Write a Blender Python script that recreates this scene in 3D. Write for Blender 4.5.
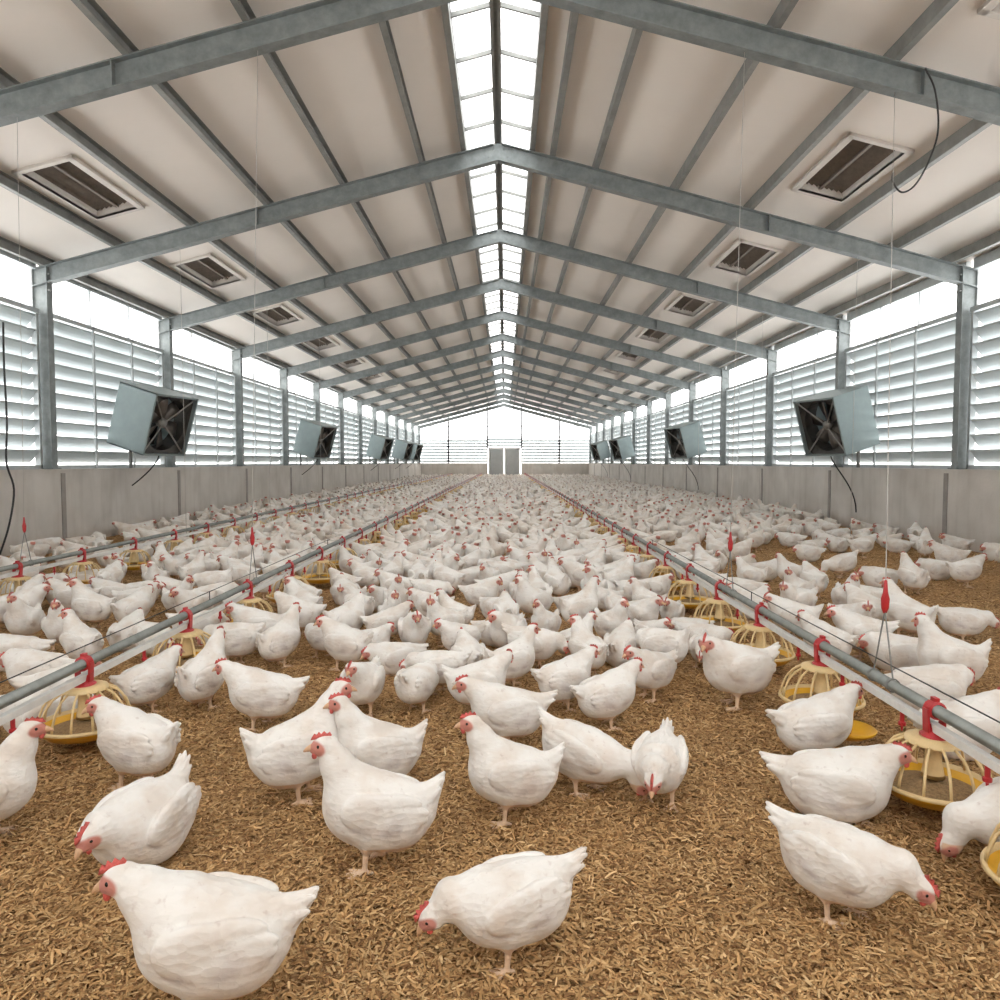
import bpy, math, random
import numpy as np
from mathutils import Vector, Matrix, Euler

for o in list(bpy.data.objects):
    bpy.data.objects.remove(o)
SC = bpy.context.scene
COL = SC.collection

# ---------------------------------------------------------------- camera
cam_d = bpy.data.cameras.new('camera')
cam = bpy.data.objects.new('camera', cam_d)
COL.objects.link(cam)
cam.location = (0, 0, 1.2)
cam.rotation_euler = (math.radians(90) - 0.052, 0, 0.007)
cam_d.sensor_width = 36.0
cam_d.lens = 730 / 1000 * 36.0
cam_d.clip_start = 0.05
cam_d.clip_end = 300
SC.camera = cam

# ---------------------------------------------------------------- sky and exposure
world = bpy.data.worlds.new('overcast_sky')
SC.world = world
world.use_nodes = True
bgn = world.node_tree.nodes['Background']
bgn.inputs['Color'].default_value = (1.0, 0.985, 0.965, 1)
bgn.inputs['Strength'].default_value = 1.0
SC.view_settings.view_transform = 'Standard'
SC.view_settings.look = 'None'
SC.view_settings.gamma = 1.0
SC.view_settings.use_curve_mapping = False
SC.view_settings.exposure = 2.5

# ---------------------------------------------------------------- helpers
def mat(name, color, rough=0.6, metal=0.0, var=0.0, scale=8.0, bump=0.0, bump_scale=40.0,
        color2=None, translucent=0.0, spec=0.5, stretch=(1, 1, 1)):
    m = bpy.data.materials.new(name)
    m.use_nodes = True
    nt = m.node_tree
    b = nt.nodes['Principled BSDF']
    b.inputs['Base Color'].default_value = (*color, 1)
    b.inputs['Roughness'].default_value = rough
    b.inputs['Metallic'].default_value = metal
    b.inputs['Specular IOR Level'].default_value = spec
    tc = nt.nodes.new('ShaderNodeTexCoord')
    mp = nt.nodes.new('ShaderNodeMapping')
    mp.inputs['Scale'].default_value = stretch
    nt.links.new(tc.outputs['Object'], mp.inputs['Vector'])
    if var > 0 or color2:
        n = nt.nodes.new('ShaderNodeTexNoise')
        n.inputs['Scale'].default_value = scale
        n.inputs['Detail'].default_value = 6
        n.inputs['Roughness'].default_value = 0.65
        nt.links.new(mp.outputs['Vector'], n.inputs['Vector'])
        r = nt.nodes.new('ShaderNodeValToRGB')
        c2 = color2 or tuple(max(0, c * (1 - var)) for c in color)
        r.color_ramp.elements[0].position = 0.32
        r.color_ramp.elements[0].color = (*c2, 1)
        r.color_ramp.elements[1].position = 0.66
        r.color_ramp.elements[1].color = (*color, 1)
        nt.links.new(n.outputs['Fac'], r.inputs['Fac'])
        nt.links.new(r.outputs['Color'], b.inputs['Base Color'])
    if bump > 0:
        n = nt.nodes.new('ShaderNodeTexNoise')
        n.inputs['Scale'].default_value = bump_scale
        n.inputs['Detail'].default_value = 5
        nt.links.new(mp.outputs['Vector'], n.inputs['Vector'])
        bp = nt.nodes.new('ShaderNodeBump')
        bp.inputs['Strength'].default_value = bump
        bp.inputs['Distance'].default_value = 0.01
        nt.links.new(n.outputs['Fac'], bp.inputs['Height'])
        nt.links.new(bp.outputs['Normal'], b.inputs['Normal'])
    if translucent > 0:
        t = nt.nodes.new('ShaderNodeBsdfTranslucent')
        t.inputs['Color'].default_value = (*color, 1)
        mx = nt.nodes.new('ShaderNodeMixShader')
        mx.inputs[0].default_value = translucent
        out = nt.nodes['Material Output']
        nt.links.new(b.outputs[0], mx.inputs[1])
        nt.links.new(t.outputs[0], mx.inputs[2])
        nt.links.new(mx.outputs[0], out.inputs['Surface'])
    return m


class MB:
    """collects shapes and links them as ONE mesh object"""
    def __init__(self):
        self.v = []; self.f = []

    def add(self, vs, fs):
        n = len(self.v)
        self.v.extend([tuple(p) for p in vs])
        self.f.extend([tuple(i + n for i in f) for f in fs])
        return self

    def box(self, x0, x1, y0, y1, z0, z1, M=None):
        vs = [Vector((x, y, z)) for x in (x0, x1) for y in (y0, y1) for z in (z0, z1)]
        if M: vs = [M @ p for p in vs]
        return self.add(vs, [(0, 1, 3, 2), (4, 6, 7, 5), (0, 4, 5, 1), (2, 3, 7, 6), (0, 2, 6, 4), (1, 5, 7, 3)])

    def prism(self, prof, a, b, side, up):
        """extrude a 2D outline (s, t) along a->b; s along side, t along up"""
        a = Vector(a); b = Vector(b); side = Vector(side); up = Vector(up)
        n = len(prof)
        vs = [a + side * s + up * t for s, t in prof] + [b + side * s + up * t for s, t in prof]
        fs = [(i, (i + 1) % n, n + (i + 1) % n, n + i) for i in range(n)]
        fs += [tuple(range(n - 1, -1, -1)), tuple(range(n, 2 * n))]
        return self.add(vs, fs)

    def tube(self, pts, r, seg=8, cap=True, radii=None):
        pts = [Vector(p) for p in pts]
        n = len(pts); vs = []; fs = []
        t0 = (pts[1] - pts[0]).normalized()
        ref = Vector((0, 0, 1)) if abs(t0.z) < 0.9 else Vector((1, 0, 0))
        u = t0.cross(ref).normalized()
        for i, p in enumerate(pts):
            t = (pts[min(i + 1, n - 1)] - pts[max(i - 1, 0)]).normalized()
            u = (u - t * u.dot(t)).normalized()
            w = t.cross(u)
            rr = radii[i] if radii else r
            for k in range(seg):
                a = 2 * math.pi * k / seg
                vs.append(p + (u * math.cos(a) + w * math.sin(a)) * rr)
        for i in range(n - 1):
            for k in range(seg):
                k2 = (k + 1) % seg
                fs.append((i * seg + k, i * seg + k2, (i + 1) * seg + k2, (i + 1) * seg + k))
        if cap:
            fs.append(tuple(range(seg - 1, -1, -1)))
            fs.append(tuple((n - 1) * seg + k for k in range(seg)))
        return self.add(vs, fs)

    def lathe(self, prof, seg=32, M=None):
        vs = []; fs = []
        for r, z in prof:
            for k in range(seg):
                a = 2 * math.pi * k / seg
                vs.append(Vector((r * math.cos(a), r * math.sin(a), z)))
        if M: vs = [M @ p for p in vs]
        for i in range(len(prof) - 1):
            for k in range(seg):
                k2 = (k + 1) % seg
                fs.append((i * seg + k, i * seg + k2, (i + 1) * seg + k2, (i + 1) * seg + k))
        return self.add(vs, fs)

    def mesh(self, name, m, smooth=False):
        me = bpy.data.meshes.new(name)
        me.from_pydata(self.v, [], self.f)
        me.materials.append(m)
        if smooth:
            me.polygons.foreach_set('use_smooth', [True] * len(me.polygons))
        me.update()
        return me

    def build(self, name, m, parent=None, smooth=False):
        return link(name, self.mesh(name, m, smooth), parent)


def link(name, data, parent=None, loc=None):
    o = bpy.data.objects.new(name, data)
    COL.objects.link(o)
    if parent is not None: o.parent = parent
    if loc is not None: o.location = loc
    return o

def tag(o, label=None, cat=None, group=None, kind=None):
    if label: o['label'] = label
    if cat: o['category'] = cat
    if group: o['group'] = group
    if kind: o['kind'] = kind
    return o

def thing(name, label, cat, loc=(0, 0, 0), rz=0.0, group=None):
    o = link(name, None, None, loc)
    o.rotation_euler = (0, 0, rz)
    return tag(o, label, cat, group)

def copy_tree(o, parent=None):
    c = o.copy(); COL.objects.link(c)
    c.parent = parent
    for ch in KIDS.get(o.name, []):
        k = copy_tree(ch, c)
        KIDS.setdefault(c.name, []).append(k)
    return c
KIDS = {}
def kid(p, o):
    KIDS.setdefault(p.name, []).append(o); return o

ORD = ['nearest', 'second', 'third', 'fourth', 'fifth', 'sixth', 'seventh', 'eighth', 'ninth', 'tenth',
       'eleventh', 'twelfth', 'thirteenth', 'fourteenth', 'fifteenth', 'sixteenth', 'seventeenth', 'eighteenth',
       'nineteenth', 'twentieth']
ORD = ORD + ['twenty-' + w for w in ['first'] + ORD[1:9]] + ['thirtieth'] + \
      ['thirty-' + w for w in ['first'] + ORD[1:9]] + ['fortieth'] + ['forty-' + w for w in ['first'] + ORD[1:9]] + \
      ['fiftieth'] + ['fifty-' + w for w in ['first'] + ORD[1:9]] + ['sixtieth'] + ['sixty-' + w for w in ['first'] + ORD[1:9]] + ['seventieth']

# ---------------------------------------------------------------- dimensions (metres)
XL, XR, XC = -6.40, 6.33, -0.10          # inner faces of the columns, ridge line
ZW, ZE, ZR = 1.07, 3.69, 5.36            # low wall, rafter underside at eave and ridge
Y0, BAY = 10.35, 3.736                   # first whole frame seen, bay length
YF = [Y0 + BAY * k for k in range(-3, 13)]   # frame positions, -3 is behind the camera
YEND = YF[-1] + 0.25
YBEG = YF[0] - 1.2
SL = (ZR - ZE) / ((XR - XL) / 2)
# ---------------------------------------------------------------- materials of the building
M_STEEL = mat('galvanised_steel', (0.275, 0.305, 0.305), 0.5, 0.25, var=0.35, scale=7, bump=0.12, bump_scale=60)
M_STEEL2 = mat('galvanised_purlin', (0.29, 0.295, 0.28), 0.55, 0.2, var=0.3, scale=5)
M_PANEL = mat('roof_panel_white', (0.85, 0.795, 0.735), 0.55, var=0.04, scale=0.9)
M_ALU = mat('window_bars_grey', (0.52, 0.56, 0.57), 0.45, 0.3, var=0.15, scale=9)
M_SLAT = mat('louvre_blade', (0.56, 0.61, 0.62), 0.4, 0.0, var=0.08, scale=3, translucent=0.12)
M_VENTF = mat('vent_frame_white', (0.74, 0.70, 0.65), 0.5, var=0.1, scale=5)
M_VENTL = mat('vent_blades_brown', (0.20, 0.165, 0.135), 0.6, var=0.3, scale=12)
M_DARK = mat('dark_cavity', (0.03, 0.027, 0.024), 0.8)
M_BOLT = mat('bolt_zinc', (0.55, 0.57, 0.58), 0.35, 0.6)
M_DOOR = mat('grey_door_leaf', (0.40, 0.42, 0.42), 0.5, var=0.1, scale=3)
M_WHITE = mat('white_frame', (0.80, 0.80, 0.79), 0.45)

def pane_material():
    m = bpy.data.materials.new('frosted_sheet'); m.use_nodes = True
    nt = m.node_tree; N = nt.nodes; L = nt.links
    N.remove(N['Principled BSDF'])
    t = N.new('ShaderNodeBsdfTransparent'); t.inputs[0].default_value = (0.97, 0.98, 0.99, 1)
    d = N.new('ShaderNodeBsdfTranslucent'); d.inputs[0].default_value = (0.9, 0.92, 0.93, 1)
    g = N.new('ShaderNodeBsdfGlossy'); g.inputs['Roughness'].default_value = 0.3
    a = N.new('ShaderNodeMixShader'); a.inputs[0].default_value = 0.25
    b = N.new('ShaderNodeMixShader'); b.inputs[0].default_value = 0.04
    L.new(t.outputs[0], a.inputs[1]); L.new(d.outputs[0], a.inputs[2])
    L.new(a.outputs[0], b.inputs[1]); L.new(g.outputs[0], b.inputs[2])
    L.new(b.outputs[0], N['Material Output'].inputs['Surface'])
    return m
M_PANE = pane_material()

def concrete_material():
    m = bpy.data.materials.new('cast_concrete'); m.use_nodes = True
    nt = m.node_tree; N = nt.nodes; L = nt.links
    b = N['Principled BSDF']; b.inputs['Roughness'].default_value = 0.85
    tc = N.new('ShaderNodeTexCoord')
    def noise(s, d, sc=(1, 1, 1)):
        mp = N.new('ShaderNodeMapping'); mp.inputs['Scale'].default_value = sc
        L.new(tc.outputs['Object'], mp.inputs['Vector'])
        n = N.new('ShaderNodeTexNoise'); n.inputs['Scale'].default_value = s; n.inputs['Detail'].default_value = d
        L.new(mp.outputs['Vector'], n.inputs['Vector']); return n
    n1 = noise(1.6, 8)
    r = N.new('ShaderNodeValToRGB')
    r.color_ramp.elements[0].position = 0.3; r.color_ramp.elements[0].color = (0.56, 0.53, 0.49, 1)
    r.color_ramp.elements[1].position = 0.7; r.color_ramp.elements[1].color = (0.70, 0.67, 0.63, 1)
    L.new(n1.outputs['Fac'], r.inputs['Fac'])
    n2 = noise(7, 6, (1, 1, 0.12))       # drips
    r2 = N.new('ShaderNodeValToRGB')
    r2.color_ramp.elements[0].position = 0.33; r2.color_ramp.elements[0].color = (0.72, 0.69, 0.66, 1)
    r2.color_ramp.elements[1].position = 0.5; r2.color_ramp.elements[1].color = (1, 1, 1, 1)
    L.new(n2.outputs['Fac'], r2.inputs['Fac'])
    mx = N.new('ShaderNodeMix'); mx.data_type = 'RGBA'; mx.blend_type = 'MULTIPLY'; mx.inputs[0].default_value = 0.28
    L.new(r.outputs[0], mx.inputs[6]); L.new(r2.outputs[0], mx.inputs[7])
    # dust and droppings splashed along the foot of the wall
    sp = N.new('ShaderNodeSeparateXYZ'); L.new(tc.outputs['Object'], sp.inputs[0])
    mr = N.new('ShaderNodeMapRange'); mr.inputs[1].default_value = 0.0; mr.inputs[2].default_value = 0.5
    mr.inputs[3].default_value = 0.75; mr.inputs[4].default_value = 0.0
    n3 = noise(3, 5)
    ad = N.new('ShaderNodeMath'); ad.operation = 'MULTIPLY_ADD'; ad.inputs[1].default_value = 0.5
    L.new(n3.outputs['Fac'], ad.inputs[0]); L.new(sp.outputs['Z'], ad.inputs[2])
    L.new(ad.outputs[0], mr.inputs[0])
    mx2 = N.new('ShaderNodeMix'); mx2.data_type = 'RGBA'; mx2.inputs[7].default_value = (0.36, 0.28, 0.20, 1)
    L.new(mr.outputs[0], mx2.inputs[0]); L.new(mx.outputs[2], mx2.inputs[6])
    L.new(mx2.outputs[2], b.inputs['Base Color'])
    n4 = noise(30, 6)
    bp = N.new('ShaderNodeBump'); bp.inputs['Strength'].default_value = 0.25; bp.inputs['Distance'].default_value = 0.01
    L.new(n4.outputs['Fac'], bp.inputs['Height']); L.new(bp.outputs[0], b.inputs['Normal'])
    return m
M_CONC = concrete_material()

def litter_material():
    m = bpy.data.materials.new('litter'); m.use_nodes = True
    nt = m.node_tree; N = nt.nodes; L = nt.links
    b = N['Principled BSDF']; b.inputs['Roughness'].default_value = 0.9
    b.inputs['Specular IOR Level'].default_value = 0.15
    tc = N.new('ShaderNodeTexCoord')
    wn = N.new('ShaderNodeTexNoise'); wn.inputs['Scale'].default_value = 18
    L.new(tc.outputs['Object'], wn.inputs['Vector'])
    wv = N.new('ShaderNodeVectorMath'); wv.operation = 'MULTIPLY_ADD'; wv.inputs[1].default_value = (0.06, 0.06, 0.0)
    L.new(wn.outputs['Color'], wv.inputs[0]); L.new(tc.outputs['Object'], wv.inputs[2])
    vo = N.new('ShaderNodeTexVoronoi'); vo.inputs['Scale'].default_value = 75
    L.new(wv.outputs[0], vo.inputs['Vector'])
    r = N.new('ShaderNodeValToRGB')
    e = r.color_ramp.elements
    e[0].position = 0.0; e[0].color = (0.16, 0.088, 0.038, 1)
    e[1].position = 1.0; e[1].color = (0.66, 0.45, 0.24, 1)
    k = e.new(0.35); k.color = (0.36, 0.215, 0.10, 1)
    k = e.new(0.7); k.color = (0.50, 0.32, 0.155, 1)
    sp = N.new('ShaderNodeSeparateColor'); L.new(vo.outputs['Color'], sp.inputs[0])
    L.new(sp.outputs[0], r.inputs['Fac'])
    n1 = N.new('ShaderNodeTexNoise'); n1.inputs['Scale'].default_value = 1.3; n1.inputs['Detail'].default_value = 6
    L.new(tc.outputs['Object'], n1.inputs['Vector'])
    r1 = N.new('ShaderNodeValToRGB')
    r1.color_ramp.elements[0].position = 0.35; r1.color_ramp.elements[0].color = (0.78, 0.74, 0.70, 1)
    r1.color_ramp.elements[1].position = 0.65; r1.color_ramp.elements[1].color = (1.08, 1.02, 0.95, 1)
    L.new(n1.outputs['Fac'], r1.inputs['Fac'])
    mx = N.new('ShaderNodeMix'); mx.data_type = 'RGBA'; mx.blend_type = 'MULTIPLY'; mx.inputs[0].default_value = 1.0
    L.new(r.outputs[0], mx.inputs[6]); L.new(r1.outputs[0], mx.inputs[7])
    L.new(mx.outputs[2], b.inputs['Base Color'])
    bp = N.new('ShaderNodeBump'); bp.inputs['Strength'].default_value = 0.8; bp.inputs['Distance'].default_value = 0.008
    L.new(vo.outputs['Distance'], bp.inputs['Height']); L.new(bp.outputs[0], b.inputs['Normal'])
    return m
M_LITTER = litter_material()

# ---------------------------------------------------------------- floor, low walls, roof panels
fl = MB().box(XL - 0.4, XR + 0.4, YBEG, YEND + 0.3, -0.12, 0.0).build('floor', M_LITTER)
tag(fl, kind='structure')
WIN = 0.15                      # window plane set back from the column face
nwin = 0
trim_n = 0
for side, x, s in (('left', XL, -1), ('right', XR, 1)):
    w = MB()
    a, b = sorted((x - s * 0.03, x + s * 0.36))
    w.box(a, b, YBEG, YEND, 0, ZW)
    a, b = sorted((x - s * 0.045, x + s * 0.30))
    w.box(a, b, YBEG, YEND, ZW, ZW + 0.028)
    tag(w.build('wall_' + side, M_CONC), kind='structure')
    for y in YF:
        trim_n += 1
        t = MB()
        a, b = sorted((x - s * 0.030, x - s * 0.046))
        t.box(a, b, y + 0.07, y + 0.16, 0, ZW - 0.03)
        tag(t.build('trim_%d' % trim_n, mat('joint_strip', (0.36, 0.335, 0.31), 0.8, var=0.2, scale=6) if trim_n == 1 else bpy.data.materials['joint_strip']), kind='structure')
w = MB()
w.box(XL - .3, XC - 1.22, YEND, YEND + 0.2, 0, ZW); w.box(XC + 1.22 + .1, XR + .3, YEND, YEND + 0.2, 0, ZW)
tag(w.build('wall_far', M_CONC), kind='structure')
w = MB().box(XL - .4, XR + .4, YBEG - .2, YBEG, 0, 3.3)
tag(w.build('wall_back', M_PANEL), kind='structure')
nwin += 1  # unseen rear glazing above the back wall, added to brighten the foreground
w = MB()
for xb in (XL - .3, -3.2, XC, 3.0, XR + .3):
    w.box(xb - .05, xb + .05, YBEG - .12, YBEG - .02, 3.3, ZR + .38 - SL * abs(xb - XC))
w.box(XL - .3, XR + .3, YBEG - .1, YBEG - .04, 3.9, 3.97)
w = w.build('window_%d' % nwin, M_STEEL2); tag(w, kind='structure')
MB().add([(XL - .4, YBEG - .07, 3.3), (XR + .4, YBEG - .07, 3.3), (XR + .4, YBEG - .07, 3.98), (XC, YBEG - .07, 5.74), (XL - .4, YBEG - .07, 3.98)], [(0, 1, 2, 3, 4)]).build('pane', M_PANE, w)

ZT = ZR + 0.38                  # roof sheet plane at the ridge
def roof_z(d): return ZT - SL * d
VENT = {-1: (4.60, 5.26), 1: (3.80, 4.50)}
SKY = 0.44
c = MB()
vent_ys = [8.06 + BAY * k for k in range(-3, 12)]
for s in (-1, 1):
    ds = [SKY, VENT[s][0] + .05, VENT[s][1] - .05, 6.85]
    ys = [YBEG]
    for y in vent_ys:
        if YBEG < y: ys += [y + 0.05, y + 1.57]
    ys.append(YEND + 0.3)
    for i in range(3):
        for j in range(len(ys) - 1):
            if i == 1 and j % 2 == 1: continue
            d0, d1 = ds[i], ds[i + 1]; y0, y1 = ys[j], ys[j + 1]
            vs = [(XC + s * d, y, roof_z(d) + h) for h in (0, 0.06) for d in (d0, d1) for y in (y0, y1)]
            c.add(vs, [(0, 1, 3, 2), (4, 6, 7, 5), (0, 4, 5, 1), (2, 3, 7, 6), (0, 2, 6, 4), (1, 5, 7, 3)])
tag(c.build('ceiling', M_PANEL), kind='structure')

# ridge skylight: frosted sheets, glazing bars, curb rails and the double ridge bar
def skylight():
    global nwin
    nwin += 1
    fr = MB()
    for s in (-1, 1):
        a = XC + s * (SKY + 0.035)
        fr.box(min(a - .035, a + .035), max(a - .035, a + .035), YBEG, YEND, roof_z(SKY) - 0.13, roof_z(SKY) + 0.08)
        xa, xb = sorted((XC + s * 0.02, XC + s * 0.055))
        fr.box(xa, xb, YBEG, YEND, ZT - 0.10, ZT + 0.03)
    fr.box(XC - .021, XC + .021, YBEG, YEND, ZT - 0.045, ZT + 0.02)
    o = fr.build('window_%d' % nwin, M_STEEL2); tag(o, kind='structure')
    gb = MB(); y = YBEG + 0.4
    while y < YEND:
        for s in (-1, 1):
            gb.prism([(-.012, -.028), (.012, -.028), (.012, .02), (-.012, .02)], (XC + s * .05, y, roof_z(.05) - .0),
                     (XC + s * SKY, y, roof_z(SKY) - .0), (0, 1, 0), (0, 0, 1))
        y += 0.83
    gb.build('glazing_bars', M_STEEL2, o)
    p = MB()
    for s in (-1, 1):
        vs = [(XC, YBEG, ZT + .03), (XC, YEND, ZT + .03), (XC + s * (SKY + .05), YEND, roof_z(SKY + .05) + .03), (XC + s * (SKY + .05), YBEG, roof_z(SKY + .05) + .03)]
        p.add(vs, [(0, 1, 2, 3)])
    p.build('pane', M_PANE, o)
skylight()

# side windows: one per bay and side; louvre blades below, frosted pane above
ZL = 3.30
def side_window(s, x, y0, y1):
    global nwin
    nwin += 1
    xw = x + s * WIN
    f = MB()
    def bx(a, b, ya, yb, za, zb):
        a, b = sorted((a, b)); f.box(a, b, ya, yb, za, zb)
    bx(xw - s * .03, xw + s * .05, y0, y1, ZW + .028, ZW + .085)
    bx(xw - s * .05, xw + s * .05, y0, y1, ZL - .03, ZL + .035)
    bx(xw - s * .02, xw + s * .05, y0, y1, roof_z(abs(xw - XC)) - .16, roof_z(abs(xw - XC)) - .01)
    for ya in (y0, y1 - .05): bx(xw - s * .03, xw + s * .05, ya, ya + .05, ZW + .02, ZL)
    o = f.build('window_%d' % nwin, M_ALU); tag(o, kind='structure')
    mu = MB()
    n = 3
    for k in range(1, n):
        ym = y0 + (y1 - y0) * k / n
        a, b = sorted((xw - s * .045, xw - s * .015))
        mu.box(a, b, ym - .018, ym + .018, ZW + .03, ZL)
        a, b = sorted((xw, xw + s * .03))
        mu.box(a, b, ym - .014, ym + .014, ZL, roof_z(abs(xw - XC)) - .05)
        for q in range(10):          # blade pivots
            zz = ZW + .10 + .218 * (q + .75)
            a, b = sorted((xw - s * .05, xw - s * .03))
            mu.box(a, b, ym - .035, ym + .018, zz, zz + .035)
    mu.build('mullions', M_ALU, o)
    bl = MB()
    nb = 10; h = (ZL - .04 - ZW - .10) / nb
    for q in range(nb):
        zt = ZW + .10 + h * (q + 1) - .012
        # inner edge high, outer edge low; slightly curved with a rolled lip
        prof = []
        for t in np.linspace(0, 1, 6):
            prof.append((s * (-.005 + 0.135 * t), -0.168 * t - 0.018 * math.sin(math.pi * t)))
        lo = [(a, b - .008) for a, b in prof[::-1]]
        prof = [(prof[0][0] - s * .012, -.022), (prof[0][0] - s * .012, .006)] + prof + lo
        bl.prism(prof, (xw, y0 + .04, zt), (xw, y1 - .04, zt), (1, 0, 0), (0, 0, 1))
    bl.build('louvre_blades', M_SLAT, o)
    p = MB(); zt = roof_z(abs(xw - XC)) - .03
    p.add([(xw + s * .04, y0, ZL), (xw + s * .04, y1, ZL), (xw + s * .04, y1, zt), (xw + s * .04, y0, zt)], [(0, 1, 2, 3)])
    p.build('pane', M_PANE, o)

for s, x in ((-1, XL), (1, XR)):
    for k in range(len(YF) - 1):
        side_window(s, x, YF[k] + .08, YF[k + 1] - .08)

# far gable: louvres beside and above the doors, frosted sheets up to the roof
def far_gable():
    global nwin
    y = YEND + .05
    cols = [XL - .3, -4.3, XC - 1.25, XC + 1.35, 4.1, XR + .3]
    for i in range(5):
        nwin += 1
        x0, x1 = cols[i], cols[i + 1]; zb = ZW if i != 2 else 2.28
        f = MB()
        f.box(x0 - .05, x0 + .05, y - .05, y + .05, zb, roof_z(abs(x0 - XC)))
        f.box(x1 - .05, x1 + .05, y - .05, y + .05, zb, roof_z(abs(x1 - XC)))
        f.box(x0, x1, y - .04, y + .04, zb, zb + .06)
        f.box(x0, x1, y - .04, y + .04, 3.05, 3.13)
        f.box(x0, x1, y - .03, y + .03, 3.88, 3.94)
        o = f.build('window_%d' % nwin, M_WHITE); tag(o, kind='structure')
        bl = MB(); z = zb + .28
        while z < 3.05:
            bl.prism([(0, 0), (.012, 0), (.15, -.17), (.138, -.175)], (x0 + .05, y - .03, z), (x1 - .05, y - .03, z), (0, 1, 0), (0, 0, 1))
            z += .218
        bl.build('louvre_blades', M_SLAT, o)
        p = MB()
        pts = [(x0, 3.1), (x1, 3.1), (x1, roof_z(abs(x1 - XC)))]
        if x0 < XC < x1: pts.append((XC, ZT))
        pts.append((x0, roof_z(abs(x0 - XC))))
        p.add([(a, y + .02, b) for a, b in pts], [tuple(range(len(pts)))])
        p.build('pane', M_PANE, o)
far_gable()
for k in (0, 1):
    x0 = XC - 1.17 + k * 1.22; x1 = x0 + 1.18
    y = YEND + .02
    f = MB()
    f.box(x0, x0 + .1, y - .05, y + .05, 0, 2.25); f.box(x1 - .1, x1, y - .05, y + .05, 0, 2.25); f.box(x0, x1, y - .05, y + .05, 2.17, 2.27)
    o = f.build('door_%d' % (k + 1), M_WHITE); tag(o, kind='structure')
    MB().box(x0 + .1, x1 - .1, y - .02, y + .02, 0.01, 2.17).build('door_leaf', M_DOOR, o)
    hx = x1 - .2 if k == 0 else x0 + .2
    MB().box(hx - .015, hx + .015, y - .08, y - .02, .95, 1.15).build('door_handle', M_BOLT, o)

# ---------------------------------------------------------------- steel portal frames
def ibeam(mb, a, b, up, depth, fl_w, y, tf=.012, tw=.010):
    """I section from a to b in the xz plane; a, b give the underside, up points to the roof"""
    D = depth
    prof = [(-fl_w / 2, 0), (fl_w / 2, 0), (fl_w / 2, tf), (tw / 2, tf), (tw / 2, D - tf), (fl_w / 2, D - tf), (fl_w / 2, D),
            (-fl_w / 2, D), (-fl_w / 2, D - tf), (-tw / 2, D - tf), (-tw / 2, tf), (-fl_w / 2, tf)]
    mb.prism(prof, (a[0], y, a[1]), (b[0], y, b[1]), (0, 1, 0), up)

def portal(k, y):
    n = k
    near = ['behind the camera'] * 2
    lab = 'galvanised steel portal frame of columns and sloping rafters, %s from the camera' % ORD[max(0, k - 1)]
    if k == 0: lab = 'galvanised steel portal frame out of view behind the camera'
    if k == 1: lab = 'galvanised steel portal frame crossing the very top edge of the picture'
    if k == 2: lab = 'galvanised steel portal frame whose big rafters cut across the top corners'
    t = thing('portal_frame', lab, 'steel frame', (XC, y, 0))
    tag(t, group='portal frames carrying the roof')
    for s, xi in ((-1, XL - XC), (1, XR - XC)):
        r = MB()
        up = Vector((s * SL, 0, 1)).normalized()
        xe = xi + s * .26
        ibeam(r, (0, ZR), (xe, ZR - SL * abs(xe)), up, .235, .13, 0)
        # splice plates and bolts beside the ridge
        for q in range(2):
            for h in (.07, .17):
                r.box(s * (.07 + q * .06) - .01, s * (.07 + q * .06) + .01, -.022, .022, ZR + h - .015, ZR + h + .005)
        dd = 3.75 - (0.4 if s < 0 else 0)
        xm = s * dd
        r.box(min(xm - .006, xm + .006), max(xm - .006, xm + .006), -.066, .066, ZR - SL * dd, ZR - SL * dd + .245)
        kid(t, r.build('rafter', M_STEEL, t))
        cm = MB()
        zt = ZR - SL * abs(xi) + .22
        prof = [(0, -.065), (0, .065), (.012, .065), (.012, .006), (.228, .006), (.228, .065), (.24, .065), (.24, -.065), (.228, -.065), (.228, -.006), (.012, -.006), (.012, -.065)]
        cm.prism([(s * a, b) for a, b in prof], (xi, 0, ZW + .04), (xi, 0, zt), (1, 0, 0), (0, 1, 0))
        a, b = sorted((xi - s * .03, xi + s * .27))
        cm.box(a, b, -.10, .10, ZW + .028, ZW + .05)
        kid(t, cm.build('column', M_STEEL, t))
        bo = MB()
        for h in (.03, .10, .17):
            for w in (-.035, .035):
                M = Matrix.Translation((xi - s * .006, w, zt - .05 - h * 1.6)) @ Matrix.Rotation(math.pi / 2, 4, 'Y')
                bo.lathe([(.0, -.012), (.013, -.012), (.013, .012), (.0, .012)], 6, M)
        kid(t, bo.build('bolts', M_BOLT, t))
    rp = MB().prism([(-.085, ZR - .024), (0, ZR - .002), (.085, ZR - .024), (.085, ZR + .214), (0, ZR + .242), (-.085, ZR + .214)], (0, -.012, 0), (0, .012, 0), (1, 0, 0), (0, 0, 1))
    kid(t, rp.build('ridge_plate', M_STEEL, t))
    return t
for k, y in enumerate(YF):
    portal(k, y)

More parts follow.
